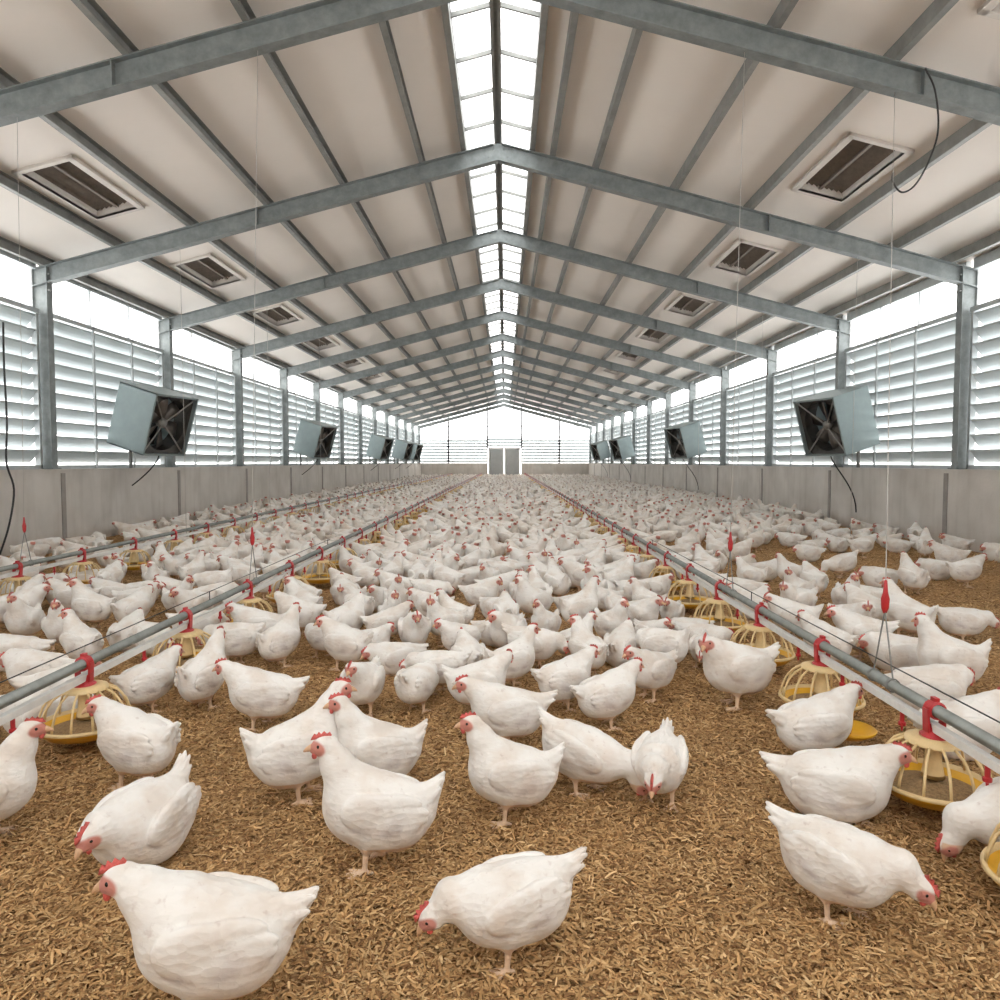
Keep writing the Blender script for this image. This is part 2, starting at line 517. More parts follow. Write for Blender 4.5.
# purlins: C sections running the length of the shed on top of the rafters
pur = {-1: [1.06, 2.16, 3.22, 4.30, 5.36, 6.36], 1: [0.76, 1.36, 2.46, 3.50, 4.66, 5.55, 6.30]}
ORD2 = ['first', 'second', 'third', 'fourth', 'fifth', 'sixth', 'seventh']
for s, nm in ((-1, 'left'), (1, 'right')):
    for i, d in enumerate(pur[s]):
        m = MB()
        x = XC + s * d; zb = ZR - SL * d + .243
        zt = roof_z(d) - .002
        m.prism([(-.032, 0), (.032, 0), (.032, .02), (.026, .02), (.026, .006), (-.026, .006), (-.026, zt - zb), (-.032, zt - zb)],
                (x, YBEG, zb), (x, YEND, zb), (1, 0, 0), (0, 0, 1))
        m.box(x - .026, x + .032, YBEG, YEND, zt - .006, zt)
        o = m.build('roof_purlin', M_STEEL2)
        tag(o, 'grey steel purlin under the %s roof slope, %s one down from the skylight' % (nm, ORD2[i]), 'purlin', 'roof purlins')

# ---------------------------------------------------------------- recessed ceiling vents
def vent(s, y, i, first):
    d0, d1 = VENT[s]
    lab = 'recessed brown slatted air vent with white frame, %s in the %s roof slope' % (ORD[i], 'left' if s < 0 else 'right')
    if first:
        c = copy_tree(first)
        c.location = (XC, y, 0); tag(c, lab); return c
    t = thing('ceiling_vent', lab, 'air vent', (XC, y, 0), 0, 'air vents in the roof slopes')
    def Z(d): return roof_z(d)
    f = MB()
    def slab(da, db, ya, yb, lo, hi):
        vs = [(s * d, yy, Z(d) + h) for h in (lo, hi) for d in (da, db) for yy in (ya, yb)]
        f.add(vs, [(0, 1, 3, 2), (4, 6, 7, 5), (0, 4, 5, 1), (2, 3, 7, 6), (0, 2, 6, 4), (1, 5, 7, 3)])
    w = .065
    slab(d0, d0 + w, 0, 1.62, -.035, -.001); slab(d1 - w, d1, 0, 1.62, -.035, -.001)
    slab(d0, d1, 0, w, -.035, -.001); slab(d0, d1, 1.62 - w, 1.62, -.035, -.001)
    # reveal going up into the roof
    slab(d0 + w - .01, d0 + w, w, 1.62 - w, -.03, .20); slab(d1 - w, d1 - w + .01, w, 1.62 - w, -.03, .20)
    slab(d0 + w, d1 - w, w - .01, w, -.03, .20); slab(d0 + w, d1 - w, 1.62 - w, 1.62 - w + .01, -.03, .20)
    kid(t, f.build('frame', M_VENTF, t))
    f = MB(); slab(d0 + w - .01, d1 - w + .01, w - .01, 1.63 - w, .20, .22)
    kid(t, f.build('backing', M_DARK, t))
    f = MB()
    n = 9
    for q in range(n):
        dm = d0 + w + (d1 - d0 - 2 * w) * (q + .5) / n
        x0 = s * dm; z0 = Z(dm) + .09
        f.prism([(-s * a, b) for a, b in ((-.025, -.02), (-.022, -.024), (.025, .02), (.022, .024))], (x0, w, z0), (x0, 1.62 - w, z0), (1, 0, 0), (0, 0, 1))
    f.box(s * (d0 + d1) / 2 - .02, s * (d0 + d1) / 2 + .02, w, 1.62 - w, Z((d0 + d1) / 2) + .05, Z((d0 + d1) / 2) + .075)
    kid(t, f.build('slats', M_VENTL, t))
    return t
for s in (-1, 1):
    first = None
    ys = [y for y in vent_ys if y > 0]
    for i, y in enumerate(ys):
        v = vent(s, y, i, first)
        first = first or v
# ---------------------------------------------------------------- the hens
def smin(a, b, k):
    h = np.maximum(k - np.abs(a - b), 0) / k
    return np.minimum(a, b) - h * h * k * 0.25

def rotm(pitch=0, yaw=0, roll=0):
    """pitch > 0 raises the front (+x) end, yaw turns to the left (+y)"""
    cy, sy = math.cos(yaw), math.sin(yaw); cp, sp = math.cos(pitch), math.sin(pitch)
    Rz = np.array([[cy, -sy, 0], [sy, cy, 0], [0, 0, 1]])
    Ry = np.array([[cp, 0, -sp], [0, 1, 0], [sp, 0, cp]])
    cr, sr = math.cos(roll), math.sin(roll)
    Rx = np.array([[1, 0, 0], [0, cr, -sr], [0, sr, cr]])
    return (Rz @ Ry @ Rx).astype(np.float32)

def ell(P, c, r, R=None):
    q = P - np.array(c, np.float32)
    if R is not None: q = q @ R
    r = np.array(r, np.float32)
    k0 = np.sqrt(((q / r) ** 2).sum(-1)); k1 = np.sqrt(((q / r ** 2) ** 2).sum(-1)) + 1e-6
    return k0 * (k0 - 1) / k1

def cone(P, a, b, ra, rb):
    a = np.array(a, np.float32); b = np.array(b, np.float32)
    ba = b - a; q = P - a
    t = np.clip((q @ ba) / (ba @ ba), 0, 1)
    return np.sqrt(((q - t[..., None] * ba) ** 2).sum(-1)) - (ra + (rb - ra) * t)

POSES = {}
def pose(name, head, hp, turn=0.0, body=0.14, sit=False, bz=0.0, tail=0.75, n0=(0.085, 0.215), fluff=1.0, n1=None):
    POSES[name] = dict(head=head, hp=hp, turn=turn, body=body, sit=sit, bz=bz, tail=tail, n0=n0, fluff=fluff, n1=n1)
#         head centre            head pitch
pose('U0', (0.150, 0, 0.358), 0.0, 0.0, 0.22, tail=0.8)
pose('UL', (0.140, 0.012, 0.352), -0.05, 1.0, 0.20, tail=0.6)
pose('UR', (0.140, -0.012, 0.350), -0.05, -1.0, 0.20, tail=0.9)
pose('M0', (0.190, 0, 0.300), -0.2, 0.0, 0.12, tail=0.45)
pose('ML', (0.178, 0.022, 0.300), -0.25, 0.8, 0.12, tail=0.7)
pose('MR', (0.178, -0.022, 0.295), -0.25, -0.8, 0.12, tail=0.3)
pose('Q0', (0.232, 0, 0.170), -0.75, 0.0, -0.10, tail=0.5, n0=(0.10, 0.20), n1=(0.175, 0.205))
pose('QR', (0.222, -0.03, 0.160), -0.85, -0.6, -0.12, tail=0.9, n0=(0.10, 0.20), n1=(0.17, 0.20))
pose('QL', (0.222, 0.03, 0.165), -0.75, 0.6, -0.12, tail=0.5, n0=(0.10, 0.20), n1=(0.17, 0.20))
pose('P0', (0.240, 0.0, 0.075), -1.2, 0.0, -0.28, tail=0.8, n0=(0.105, 0.18), n1=(0.20, 0.15))
pose('S0', (0.178, 0, 0.285), -0.15, 0.0, 0.10, sit=True, bz=-0.062, tail=0.35)
pose('SL', (0.160, 0.02, 0.300), -0.15, 1.0, 0.08, sit=True, bz=-0.062, tail=0.5)
pose('SR', (0.165, -0.02, 0.290), -0.2, -0.9, 0.08, sit=True, bz=-0.062, tail=0.2)
pose('C0', (0.200, 0, 0.225), -0.55, 0.0, -0.02, sit=True, bz=-0.045, tail=1.0, n0=(0.09, 0.20), n1=(0.160, 0.225))
pose('R0', (0.185, 0.0, 0.232), -0.45, 0.2, 0.04, sit=True, bz=-0.068, tail=0.15, n0=(0.085, 0.205), n1=(0.15, 0.235))
pose('RL', (0.160, 0.062, 0.232), -0.5, 1.3, 0.02, sit=True, bz=-0.068, tail=0.25, n0=(0.085, 0.205), n1=(0.14, 0.23))

def hen_sdf(P, q, fat=0.0):
    bz = q['bz']; bp = q['body']
    piv = np.array((0, 0, 0.17 + bz), np.float32)
    RB = rotm(bp)
    def T(x, y, z):
        v = RB @ np.array((x, y, z - 0.17), np.float32)
        return (v[0], v[1], v[2] + 0.17 + bz)
    w = 1.12 if q['sit'] else 1.0
    d = ell(P, T(-0.005, 0, 0.18), (0.138, 0.092 * w, 0.094), RB)
    d = smin(d, ell(P, T(0.075, 0, 0.165), (0.080, 0.078 * w, 0.088), RB), 0.05)
    d = smin(d, ell(P, T(-0.075, 0, 0.155), (0.082, 0.080 * w, 0.078), RB), 0.05)
    d = smin(d, ell(P, T(-0.01, 0, 0.125), (0.095, 0.072 * w, 0.062), RB), 0.05)
    # tail
    ta = q['tail']; tb = T(-0.125, 0, 0.205)
    L = 0.098 if ta > 0.4 else 0.105
    te = (tb[0] - L * math.cos(ta + 0.1), 0, tb[2] + L * math.sin(ta + 0.1) * 0.9)
    Pf = P * np.array((1, 1.7, 1), np.float32)
    dt = cone(Pf, tb, te, 0.056, 0.014) * 0.75
    d = smin(d, dt, 0.035)
    for k, (sp, dz, ln) in enumerate(((0.0, 0.006, 1.16), (-0.022, 0.0, 1.1), (0.022, 0.0, 1.1), (-0.034, -0.016, 0.95), (0.034, -0.016, 0.95), (0.0, -0.030, 0.86))):
        e = (tb[0] + (te[0] - tb[0]) * ln, sp * 0.75, tb[2] + (te[2] - tb[2]) * ln + dz)
        Pk = P * np.array((1, 1.5, 1), np.float32)
        d = smin(d, cone(Pk, (tb[0] + .01, sp * .5, tb[2] + dz), (e[0], e[1] * 1.5, e[2]), 0.026, 0.0065) * 0.8, 0.006)
    # wings: folded, shoulder in front, layered flight feathers pointing back
    dbody = d
    dw = None
    for s in (-1, 1):
        RW = rotm(bp - 0.12, s * 0.12, s * -0.18)
        yw = s * (0.0815 * w)
        wing = ell(P, T(0.008, yw, 0.188), (0.092, 0.024, 0.060), RW)
        RW2 = rotm(bp - 0.05, s * 0.15, s * -0.10)
        for cx, cz, rx, ry, rz, yy in ((-0.045, 0.166, 0.090, 0.019, 0.030, 0.985), (-0.062, 0.185, 0.090, 0.018, 0.026, 0.955),
                                       (-0.070, 0.205, 0.082, 0.017, 0.022, 0.925), (-0.050, 0.226, 0.076, 0.018, 0.024, 0.90)):
            wing = smin(wing, ell(P, T(cx, yw * yy, cz), (rx, ry, rz), RW2), 0.004)
        dw = wing if dw is None else np.minimum(dw, wing)
    d = smin(d, dw, 0.004)
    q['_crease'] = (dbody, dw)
    # neck
    n0 = T(q['n0'][0], 0, q['n0'][1]); hd = np.array(q['head'], np.float32); hd[2] += bz
    if q['n1']: m = (q['n1'][0], hd[1] * 0.5, q['n1'][1] + bz)
    else:
        m = (n0[0] * 0.42 + hd[0] * 0.58 - 0.004, hd[1] * 0.5, n0[2] * 0.45 + hd[2] * 0.55)
    hb = (hd[0] - 0.012 * math.cos(q['turn']), hd[1] - 0.012 * math.sin(q['turn']), hd[2] - 0.006)
    nk = cone(P, n0, m, 0.070, 0.047 + fat)
    nk = smin(nk, cone(P, m, hb, 0.047 + fat, 0.031 + fat), 0.02)
    d = smin(d, nk, 0.045)
    # head
    RH = rotm(q['hp'], q['turn'])
    d = smin(d, ell(P, hd, (0.037 + fat, 0.0265 + fat, 0.029 + fat), RH), 0.014)
    jaw = hd + RH @ np.array((0.0235, 0, -0.007), np.float32)
    d = smin(d, ell(P, jaw, (0.021 + fat, 0.0155 + fat, 0.0165 + fat), RH), 0.010)
    # legs
    if not q['sit']:
        for s in (-1, 1):
            xo = 0.022 * s
            kz = 0.082
            d = smin(d, cone(P, (0.0 + xo * .4, s * 0.046, 0.135), (0.006 + xo, s * 0.048, kz), 0.045, 0.017), 0.022)
            d = smin(d, cone(P, (0.006 + xo, s * 0.048, kz), (0.012 + xo, s * 0.050, 0.014), 0.0105 + fat * .5, 0.0075 + fat * .5), 0.008)
            b = (0.012 + xo, s * 0.050, 0.010)
            for an in (-0.5, 0.0, 0.5):
                d = smin(d, cone(P, b, (b[0] + 0.052 * math.cos(an), b[1] + 0.052 * math.sin(an), 0.006), 0.0075 + fat * .4, 0.005 + fat * .4), 0.005)
            d = smin(d, cone(P, b, (b[0] - 0.024, b[1], 0.006), 0.007 + fat * .4, 0.005 + fat * .4), 0.005)
    else:
        for s in (-1, 1):
            d = smin(d, ell(P, (0.0, s * 0.055, 0.075), (0.075, 0.045, 0.062)), 0.03)
            for an in (-0.4, 0.1, 0.5):
                b = (0.055, s * 0.045, 0.008)
                d = smin(d, cone(P, b, (b[0] + 0.045 * math.cos(an), b[1] + 0.045 * math.sin(an), 0.006), 0.0075, 0.005), 0.004)
    return d

def surface_nets(D, org, h):
    S = D < 0
    nx, ny, nz = D.shape
    c = [S[i:nx - 1 + i, j:ny - 1 + j, k:nz - 1 + k] for i in (0, 1) for j in (0, 1) for k in (0, 1)]
    cnt = sum(a.astype(np.int8) for a in c)
    act = (cnt > 0) & (cnt < 8)
    idx = -np.ones(act.shape, np.int64)
    I = np.argwhere(act); idx[act] = np.arange(len(I))
    acc = np.zeros((len(I), 3)); n = np.zeros(len(I))
    cr = [(i, j, k) for i in (0, 1) for j in (0, 1) for k in (0, 1)]
    for a in range(8):
        for b in range(a + 1, 8):
            A = np.array(cr[a]); B = np.array(cr[b])
            if np.abs(A - B).sum() != 1: continue
            da = D[tuple((I + A).T)]; db = D[tuple((I + B).T)]
            m = (da < 0) != (db < 0)
            t = np.where(m, da / np.where(m, da - db, 1), 0)
            acc += m[:, None] * (A + t[:, None] * (B - A)); n += m
    V = (I + acc / n[:, None]) * h + org
    F = []
    for ax in range(3):
        sl0 = [slice(None)] * 3; sl1 = [slice(None)] * 3
        sl0[ax] = slice(0, -1); sl1[ax] = slice(1, None)
        s0 = S[tuple(sl0)]; s1 = S[tuple(sl1)]
        E = np.argwhere(s0 != s1)
        o1, o2 = [(1, 2), (2, 0), (0, 1)][ax]
        ok = (E[:, o1] > 0) & (E[:, o2] > 0) & (E[:, o1] < D.shape[o1] - 1) & (E[:, o2] < D.shape[o2] - 1)
        E = E[ok]
        e1 = np.zeros(3, int); e1[o1] = 1; e2 = np.zeros(3, int); e2[o2] = 1
        q = [idx[tuple((E - a).T)] for a in (e1 + e2, e2, 0 * e1, e1)]
        Q = np.stack(q, 1)
        flip = ~s0[tuple(E.T)]
        Q[flip] = Q[flip][:, ::-1]
        F.append(Q)
    return V, np.concatenate(F)

def smooth_mesh(V, F, it, lam=0.5):
    n = len(V)
    e = np.concatenate([F[:, [0, 1]], F[:, [1, 2]], F[:, [2, 3]], F[:, [3, 0]]])
    for _ in range(it):
        s = np.zeros_like(V); c = np.zeros(n)
        for k in range(3):
            s[:, k] = np.bincount(e[:, 0], V[e[:, 1], k], n) + np.bincount(e[:, 1], V[e[:, 0], k], n)
        c = np.bincount(e[:, 0], minlength=n) + np.bincount(e[:, 1], minlength=n)
        V = V + lam * (s / np.maximum(c, 1)[:, None] - V)
    return V

def hen_arrays(key, h, fat=0.0, it=1):
    q = POSES[key]
    lo = np.array((-0.27, -0.14, -0.012)); hi = np.array((0.33, 0.14, 0.42))
    n = np.ceil((hi - lo) / h).astype(int)
    g = np.meshgrid(*[lo[k] + h * np.arange(n[k]) for k in range(3)], indexing='ij')
    P = np.stack(g, -1).astype(np.float32)
    D = hen_sdf(P, q, fat)
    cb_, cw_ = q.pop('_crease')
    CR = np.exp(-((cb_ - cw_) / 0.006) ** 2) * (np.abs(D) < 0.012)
    V, F = surface_nets(D, lo, h)
    V = smooth_mesh(V, F, it)
    # plumage colours: white feathers, dusty belly, bare red-pink face, horn coloured shanks
    hd = np.array(q['head']); hd[2] += q['bz']
    H = (V - hd) @ rotm(q['hp'], q['turn']) / 1.18
    face = 1 - np.clip((np.sqrt(((H - (0.016, 0, -0.003)) / (0.029, 0.040, 0.020)) ** 2 @ np.ones(3)) - 0.88) / 0.18, 0, 1)
    face *= np.clip((np.sqrt((H ** 2).sum(1)) < 0.07), 0, 1)
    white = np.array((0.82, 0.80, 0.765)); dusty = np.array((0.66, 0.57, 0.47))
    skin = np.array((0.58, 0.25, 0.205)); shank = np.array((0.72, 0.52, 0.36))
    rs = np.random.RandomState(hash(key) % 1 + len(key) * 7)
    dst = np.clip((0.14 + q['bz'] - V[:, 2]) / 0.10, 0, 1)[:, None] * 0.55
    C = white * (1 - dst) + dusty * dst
    gi = np.clip(np.round((V - lo) / h).astype(int), 0, n - 1)
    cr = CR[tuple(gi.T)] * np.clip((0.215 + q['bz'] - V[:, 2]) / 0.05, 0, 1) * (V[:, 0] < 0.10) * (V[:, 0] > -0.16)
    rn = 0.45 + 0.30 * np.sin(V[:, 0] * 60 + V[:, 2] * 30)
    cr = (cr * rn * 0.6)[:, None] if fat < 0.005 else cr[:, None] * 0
    C = C * (1 - cr) + np.array((0.40, 0.33, 0.33)) * cr  # wing creases: painted-in crease shade along with grey skin and dirt marks
    leg = (V[:, 2] < (0.082 if not q['sit'] else 0.018)).astype(float)[:, None]
    leg = leg * (np.abs(V[:, 1]) > 0.01)[:, None] if not q['sit'] else leg * (V[:, 0] > 0.05)[:, None]
    if fat > 0.002: leg = leg * 0.6; face = face * 0.6; skin = np.array((0.42, 0.26, 0.21))
    C = C * (1 - leg) + shank * leg
    C = C * (1 - face[:, None]) + skin * face[:, None]
    return V, F, C

def mesh_np(name, V, F, C, m):
    me = bpy.data.meshes.new(name)
    me.vertices.add(len(V)); me.vertices.foreach_set('co', V.astype(np.float32).ravel())
    me.loops.add(F.size); me.loops.foreach_set('vertex_index', F.astype(np.int32).ravel())
    k = F.shape[1]
    me.polygons.add(len(F))
    me.polygons.foreach_set('loop_start', np.arange(0, F.size, k, dtype=np.int32))
    me.polygons.foreach_set('use_smooth', np.ones(len(F), bool))
    me.update(calc_edges=True)
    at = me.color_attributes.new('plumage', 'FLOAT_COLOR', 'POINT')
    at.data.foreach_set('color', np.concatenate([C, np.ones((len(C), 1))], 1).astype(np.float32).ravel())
    me.materials.append(m)
    return me

def plumage_material():
    m = bpy.data.materials.new('white_plumage'); m.use_nodes = True
    nt = m.node_tree; N = nt.nodes; Lk = nt.links
    b = N['Principled BSDF']; b.inputs['Roughness'].default_value = 0.85
    b.inputs['Specular IOR Level'].default_value = 0.2
    b.inputs['Sheen Weight'].default_value = 0.15
    b.inputs['Subsurface Weight'].default_value = 0.0
    at = N.new('ShaderNodeAttribute'); at.attribute_name = 'plumage'
    tc = N.new('ShaderNodeTexCoord'); oi = N.new('ShaderNodeObjectInfo')
    ad = N.new('ShaderNodeVectorMath'); ad.operation = 'ADD'
    ml = N.new('ShaderNodeMath'); ml.operation = 'MULTIPLY'; ml.inputs[1].default_value = 37.0
    Lk.new(oi.outputs['Random'], ml.inputs[0])
    Lk.new(tc.outputs['Object'], ad.inputs[0]); Lk.new(ml.outputs[0], ad.inputs[1])
    # soiled and creamy patches
    n1 = N.new('ShaderNodeTexNoise'); n1.inputs['Scale'].default_value = 9; n1.inputs['Detail'].default_value = 5
    Lk.new(ad.outputs[0], n1.inputs['Vector'])
    r1 = N.new('ShaderNodeValToRGB')
    r1.color_ramp.elements[0].position = 0.36; r1.color_ramp.elements[0].color = (0.80, 0.70, 0.62, 1)
    r1.color_ramp.elements[1].position = 0.56; r1.color_ramp.elements[1].color = (1, 1, 1, 1)
    Lk.new(n1.outputs['Fac'], r1.inputs['Fac'])
    mx = N.new('ShaderNodeMix'); mx.data_type = 'RGBA'; mx.blend_type = 'MULTIPLY'; mx.inputs[0].default_value = 0.55
    Lk.new(at.outputs['Color'], mx.inputs[6]); Lk.new(r1.outputs['Color'], mx.inputs[7])
    # small grey flecks
    n2 = N.new('ShaderNodeTexNoise'); n2.inputs['Scale'].default_value = 45; n2.inputs['Detail'].default_value = 6
    Lk.new(ad.outputs[0], n2.inputs['Vector'])
    r2 = N.new('ShaderNodeValToRGB')
    r2.color_ramp.elements[0].position = 0.26; r2.color_ramp.elements[0].color = (0.68, 0.60, 0.58, 1)
    r2.color_ramp.elements[1].position = 0.38; r2.color_ramp.elements[1].color = (1, 1, 1, 1)
    Lk.new(n2.outputs['Fac'], r2.inputs['Fac'])
    mx2 = N.new('ShaderNodeMix'); mx2.data_type = 'RGBA'; mx2.blend_type = 'MULTIPLY'; mx2.inputs[0].default_value = 0.5
    Lk.new(mx.outputs[2], mx2.inputs[6]); Lk.new(r2.outputs['Color'], mx2.inputs[7])
    Lk.new(mx2.outputs[2], b.inputs['Base Color'])
    # feather relief: overlapping scales running towards the tail
    mp = N.new('ShaderNodeMapping'); mp.inputs['Scale'].default_value = (1, 1.6, 1.9)
    Lk.new(tc.outputs['Object'], mp.inputs['Vector'])
    wn = N.new('ShaderNodeTexNoise'); wn.inputs['Scale'].default_value = 14
    Lk.new(tc.outputs['Object'], wn.inputs['Vector'])
    wv = N.new('ShaderNodeVectorMath'); wv.operation = 'MULTIPLY_ADD'; wv.inputs[1].default_value = (0.03, 0.03, 0.03)
    Lk.new(wn.outputs['Color'], wv.inputs[0]); Lk.new(mp.outputs['Vector'], wv.inputs[2])
    vo = N.new('ShaderNodeTexVoronoi'); vo.inputs['Scale'].default_value = 34
    Lk.new(wv.outputs[0], vo.inputs['Vector'])
    fn = N.new('ShaderNodeTexNoise'); fn.inputs['Scale'].default_value = 160; fn.inputs['Detail'].default_value = 4
    mp2 = N.new('ShaderNodeMapping'); mp2.inputs['Scale'].default_value = (0.35, 1, 1)
    Lk.new(tc.outputs['Object'], mp2.inputs['Vector']); Lk.new(mp2.outputs['Vector'], fn.inputs['Vector'])
    ma = N.new('ShaderNodeMath'); ma.operation = 'MULTIPLY_ADD'; ma.inputs[1].default_value = 0.35
    Lk.new(fn.outputs['Fac'], ma.inputs[0]); Lk.new(vo.outputs['Distance'], ma.inputs[2])
    bp = N.new('ShaderNodeBump'); bp.inputs['Strength'].default_value = 0.42; bp.inputs['Distance'].default_value = 0.005
    Lk.new(ma.outputs[0], bp.inputs['Height']); Lk.new(bp.outputs['Normal'], b.inputs['Normal'])
    return m

M_PLUME = plumage_material()
M_BEAK = mat('horn', (0.72, 0.45, 0.27), 0.45, var=0.2, scale=60)
M_COMB = mat('comb_red', (0.68, 0.12, 0.10), 0.45, var=0.25, scale=90, bump=0.3, bump_scale=300)
M_EYE = mat('eye_black', (0.012, 0.008, 0.006), 0.08)

def face_parts():
    """beak, comb, wattles and eyes in the head's own frame"""
    bk = MB()
    prof = [(0.026, 0.0, 0.0115, 0.010), (0.036, -0.001, 0.0085, 0.0085), (0.045, -0.004, 0.0052, 0.006), (0.052, -0.0085, 0.0016, 0.002)]
    vs = []; fs = []
    for x, z, ry, rz in prof:
        for k in range(10):
            a = 2 * math.pi * k / 10
            vs.append((x, ry * math.cos(a), z - 0.003 + rz * math.sin(a)))
    for i in range(3):
        for k in range(10):
            k2 = (k + 1) % 10
            fs.append((i * 10 + k, i * 10 + k2, (i + 1) * 10 + k2, (i + 1) * 10 + k))
    fs.append(tuple(range(30, 40)))
    bk.add(vs, fs)
    cb = MB()
    out = [(0.034, 0.006), (0.031, 0.016), (0.025, 0.030), (0.020, 0.022), (0.014, 0.037), (0.008, 0.027), (0.001, 0.039),
           (-0.006, 0.028), (-0.013, 0.035), (-0.018, 0.022), (-0.012, 0.014), (0.01, 0.016)]
    out = [(x, 0.022 + (z - 0.017) * 0.62) for x, z in out]
    n = len(out)
    ctr = (0.008, 0.020)
    for s in (-1, 1):
        v = [(x, s * 0.0018, z) for x, z in out] + [(x * .55 + ctr[0] * .45, s * 0.0045, z * .55 + ctr[1] * .45) for x, z in out]
        f = [(i, (i + 1) % n, n + (i + 1) % n, n + i) for i in range(n)] + [tuple(range(n, 2 * n))]
        cb.add(v, f)
    base = len(cb.v) - 2 * n
    cb.f += [(i, (i + 1) % n, base + (i + 1) % n, base + i) for i in range(n)]
    res = [('beak', bk, M_BEAK), ('comb', cb, M_COMB)]
    for s in (-1, 1):
        wt = MB().lathe([(0.001, -0.016), (0.006, -0.013), (0.008, -0.005), (0.0065, 0.003), (0.003, 0.009), (0.0005, 0.011)], 10,
                        Matrix.Translation((0.024, s * 0.009, -0.017)) @ Matrix.Diagonal((0.85, 0.5, 0.7, 1)))
        ey = MB().lathe([(0.0045 * math.sin(t), 0.0045 * math.cos(t)) for t in np.linspace(0.02, 3.12, 8)], 10,
                        Matrix.Translation((0.013, s * 0.0185, 0.004)))
        res += [('wattle', wt, M_COMB), ('eye', ey, M_EYE)]
    return res

def head_matrix(key):
    q = POSES[key]; hd = list(q['head']); hd[2] += q['bz']
    return Matrix.Translation(hd) @ Matrix([list(map(float, r)) for r in rotm(q['hp'], q['turn'])]).to_4x4() @ Matrix.Scale(1.18, 4)

def tris(F):
    return np.concatenate([F[:, [0, 1, 2]], F[:, [0, 2, 3]]]) if F.shape[1] == 4 else F

def hen_full(key, h, fat=0.0, it=1):
    """one mesh with beak, comb, wattles and eyes on it, for birds too far away to show parts"""
    V, F, C = hen_arrays(key, h, fat, it)
    F = tris(F); Vs = [V]; Fs = [F]; Cs = [C]; n = len(V)
    Mh = head_matrix(key)
    col = {'beak': (0.66, 0.42, 0.25), 'comb': (0.55, 0.16, 0.13), 'wattle': (0.5, 0.13, 0.11), 'eye': (0.03, 0.02, 0.015)}
    for nm, mb, m in face_parts():
        v = np.array([tuple(Mh @ Vector(p)) for p in mb.v])
        f = np.array([(fc[0], fc[i], fc[i + 1]) for fc in mb.f for i in range(1, len(fc) - 1)])
        Vs.append(v); Fs.append(f + n); Cs.append(np.tile(col[nm], (len(v), 1))); n += len(v)
    return np.concatenate(Vs), np.concatenate(Fs), np.concatenate(Cs)
# ---------------------------------------------------------------- circulation fans
M_FANBOX = mat('fan_housing', (0.30, 0.365, 0.37), 0.45, 0.3, var=0.12, scale=4)
M_FANDARK = mat('fan_dark', (0.055, 0.05, 0.045), 0.5, 0.2, var=0.3, scale=10)
M_FANBLADE = mat('fan_blade', (0.16, 0.14, 0.125), 0.4, 0.5)
M_FANSTRUT = mat('fan_strut', (0.30, 0.29, 0.27), 0.45, 0.4)
M_CABLE = mat('cable_black', (0.03, 0.03, 0.03), 0.6)
M_CORD = mat('cord_pale', (0.50, 0.48, 0.45), 0.7)

def make_fan():
    """housing along local x (front = +x), origin at the centre"""
    t = thing('circulation_fan', 'tmp', 'fan', (0, 0, 0), 0, 'box fans along the side walls')
    W, H, D = .50, .51, .36
    b = MB()
    th = .02
    b.box(-D, D, -W, -W + th, -H, H); b.box(-D, D, W - th, W, -H, H)
    b.box(-D, D, -W, W, -H, -H + th); b.box(-D, D, -W, W, H - th, H)
    for y in (-W, W - .03): b.box(D - .005, D + .012, y, y + .03, -H, H)
    for z in (-H, H - .03): b.box(D - .005, D + .012, -W, W, z, z + .03)
    kid(t, b.build('housing', M_FANBOX, t))
    # square-to-round orifice plate
    o = MB(); n = 32; R = .45
    vs = []; fs = []
    for k in range(n):
        a = 2 * math.pi * k / n + math.pi / n
        c, s_ = math.cos(a), math.sin(a); m = max(abs(c), abs(s_))
        vs += [(.27, c * R, s_ * R), (.30, c / m * (W - th), s_ / m * (H - th)), (.02, c * R, s_ * R)]
    for k in range(n):
        j = (k + 1) % n
        fs += [(3 * k, 3 * k + 1, 3 * j + 1, 3 * j), (3 * k, 3 * j, 3 * j + 2, 3 * k + 2)]
    o.add(vs, fs)
    kid(t, o.build('orifice_plate', M_FANDARK, t))
    hub = MB().lathe([(.0, -.06), (.075, -.055), (.085, 0), (.075, .05), (.0, .06)], 20, Matrix.Translation((.17, 0, 0)) @ Matrix.Rotation(math.pi / 2, 4, 'Y'))
    kid(t, hub.build('hub', M_FANSTRUT, t, True))
    for k in range(6):
        bl = MB(); a0 = k * math.pi / 3 + .25
        vs = []
        for r, ch, tw in ((.06, .07, .9), (.2, .11, .65), (.33, .13, .5), (.43, .12, .4)):
            for q in (-1, 1):
                y, z, x = q * ch * math.cos(tw), r, q * ch * math.sin(tw) * .7 + .14
                vs.append((x, y * math.cos(a0) - z * math.sin(a0), y * math.sin(a0) + z * math.cos(a0)))
        bl.add(vs, [(0, 1, 3, 2), (2, 3, 5, 4), (4, 5, 7, 6)])
        bo = bl.build('blade', M_FANBLADE, t, True)
        so = bo.modifiers.new('thick', 'SOLIDIFY'); so.thickness = .006
        kid(t, bo)
    for sy in (-1, 1):
        for sz in (-1, 1):
            st = MB().tube([(.22, sy * .05, sz * .05), (.33, sy * (W - .04), sz * (H - .04))], .013, 6)
            kid(t, st.build('strut', M_FANSTRUT, t))
    bk = MB()      # back cone: slatted shutter frame behind the blades
    for z in (-.32, -.16, 0, .16, .32):
        bk.box(-.34, -.30, -W + th, W - th, z - .06, z + .015)
    bk.box(-.35, -.29, -W + th, -W + .14, -H + th, H - th); bk.box(-.35, -.29, W - .14, W - th, -H + th, H - th)
    kid(t, bk.build('back_shutter', M_FANDARK, t))
    return t

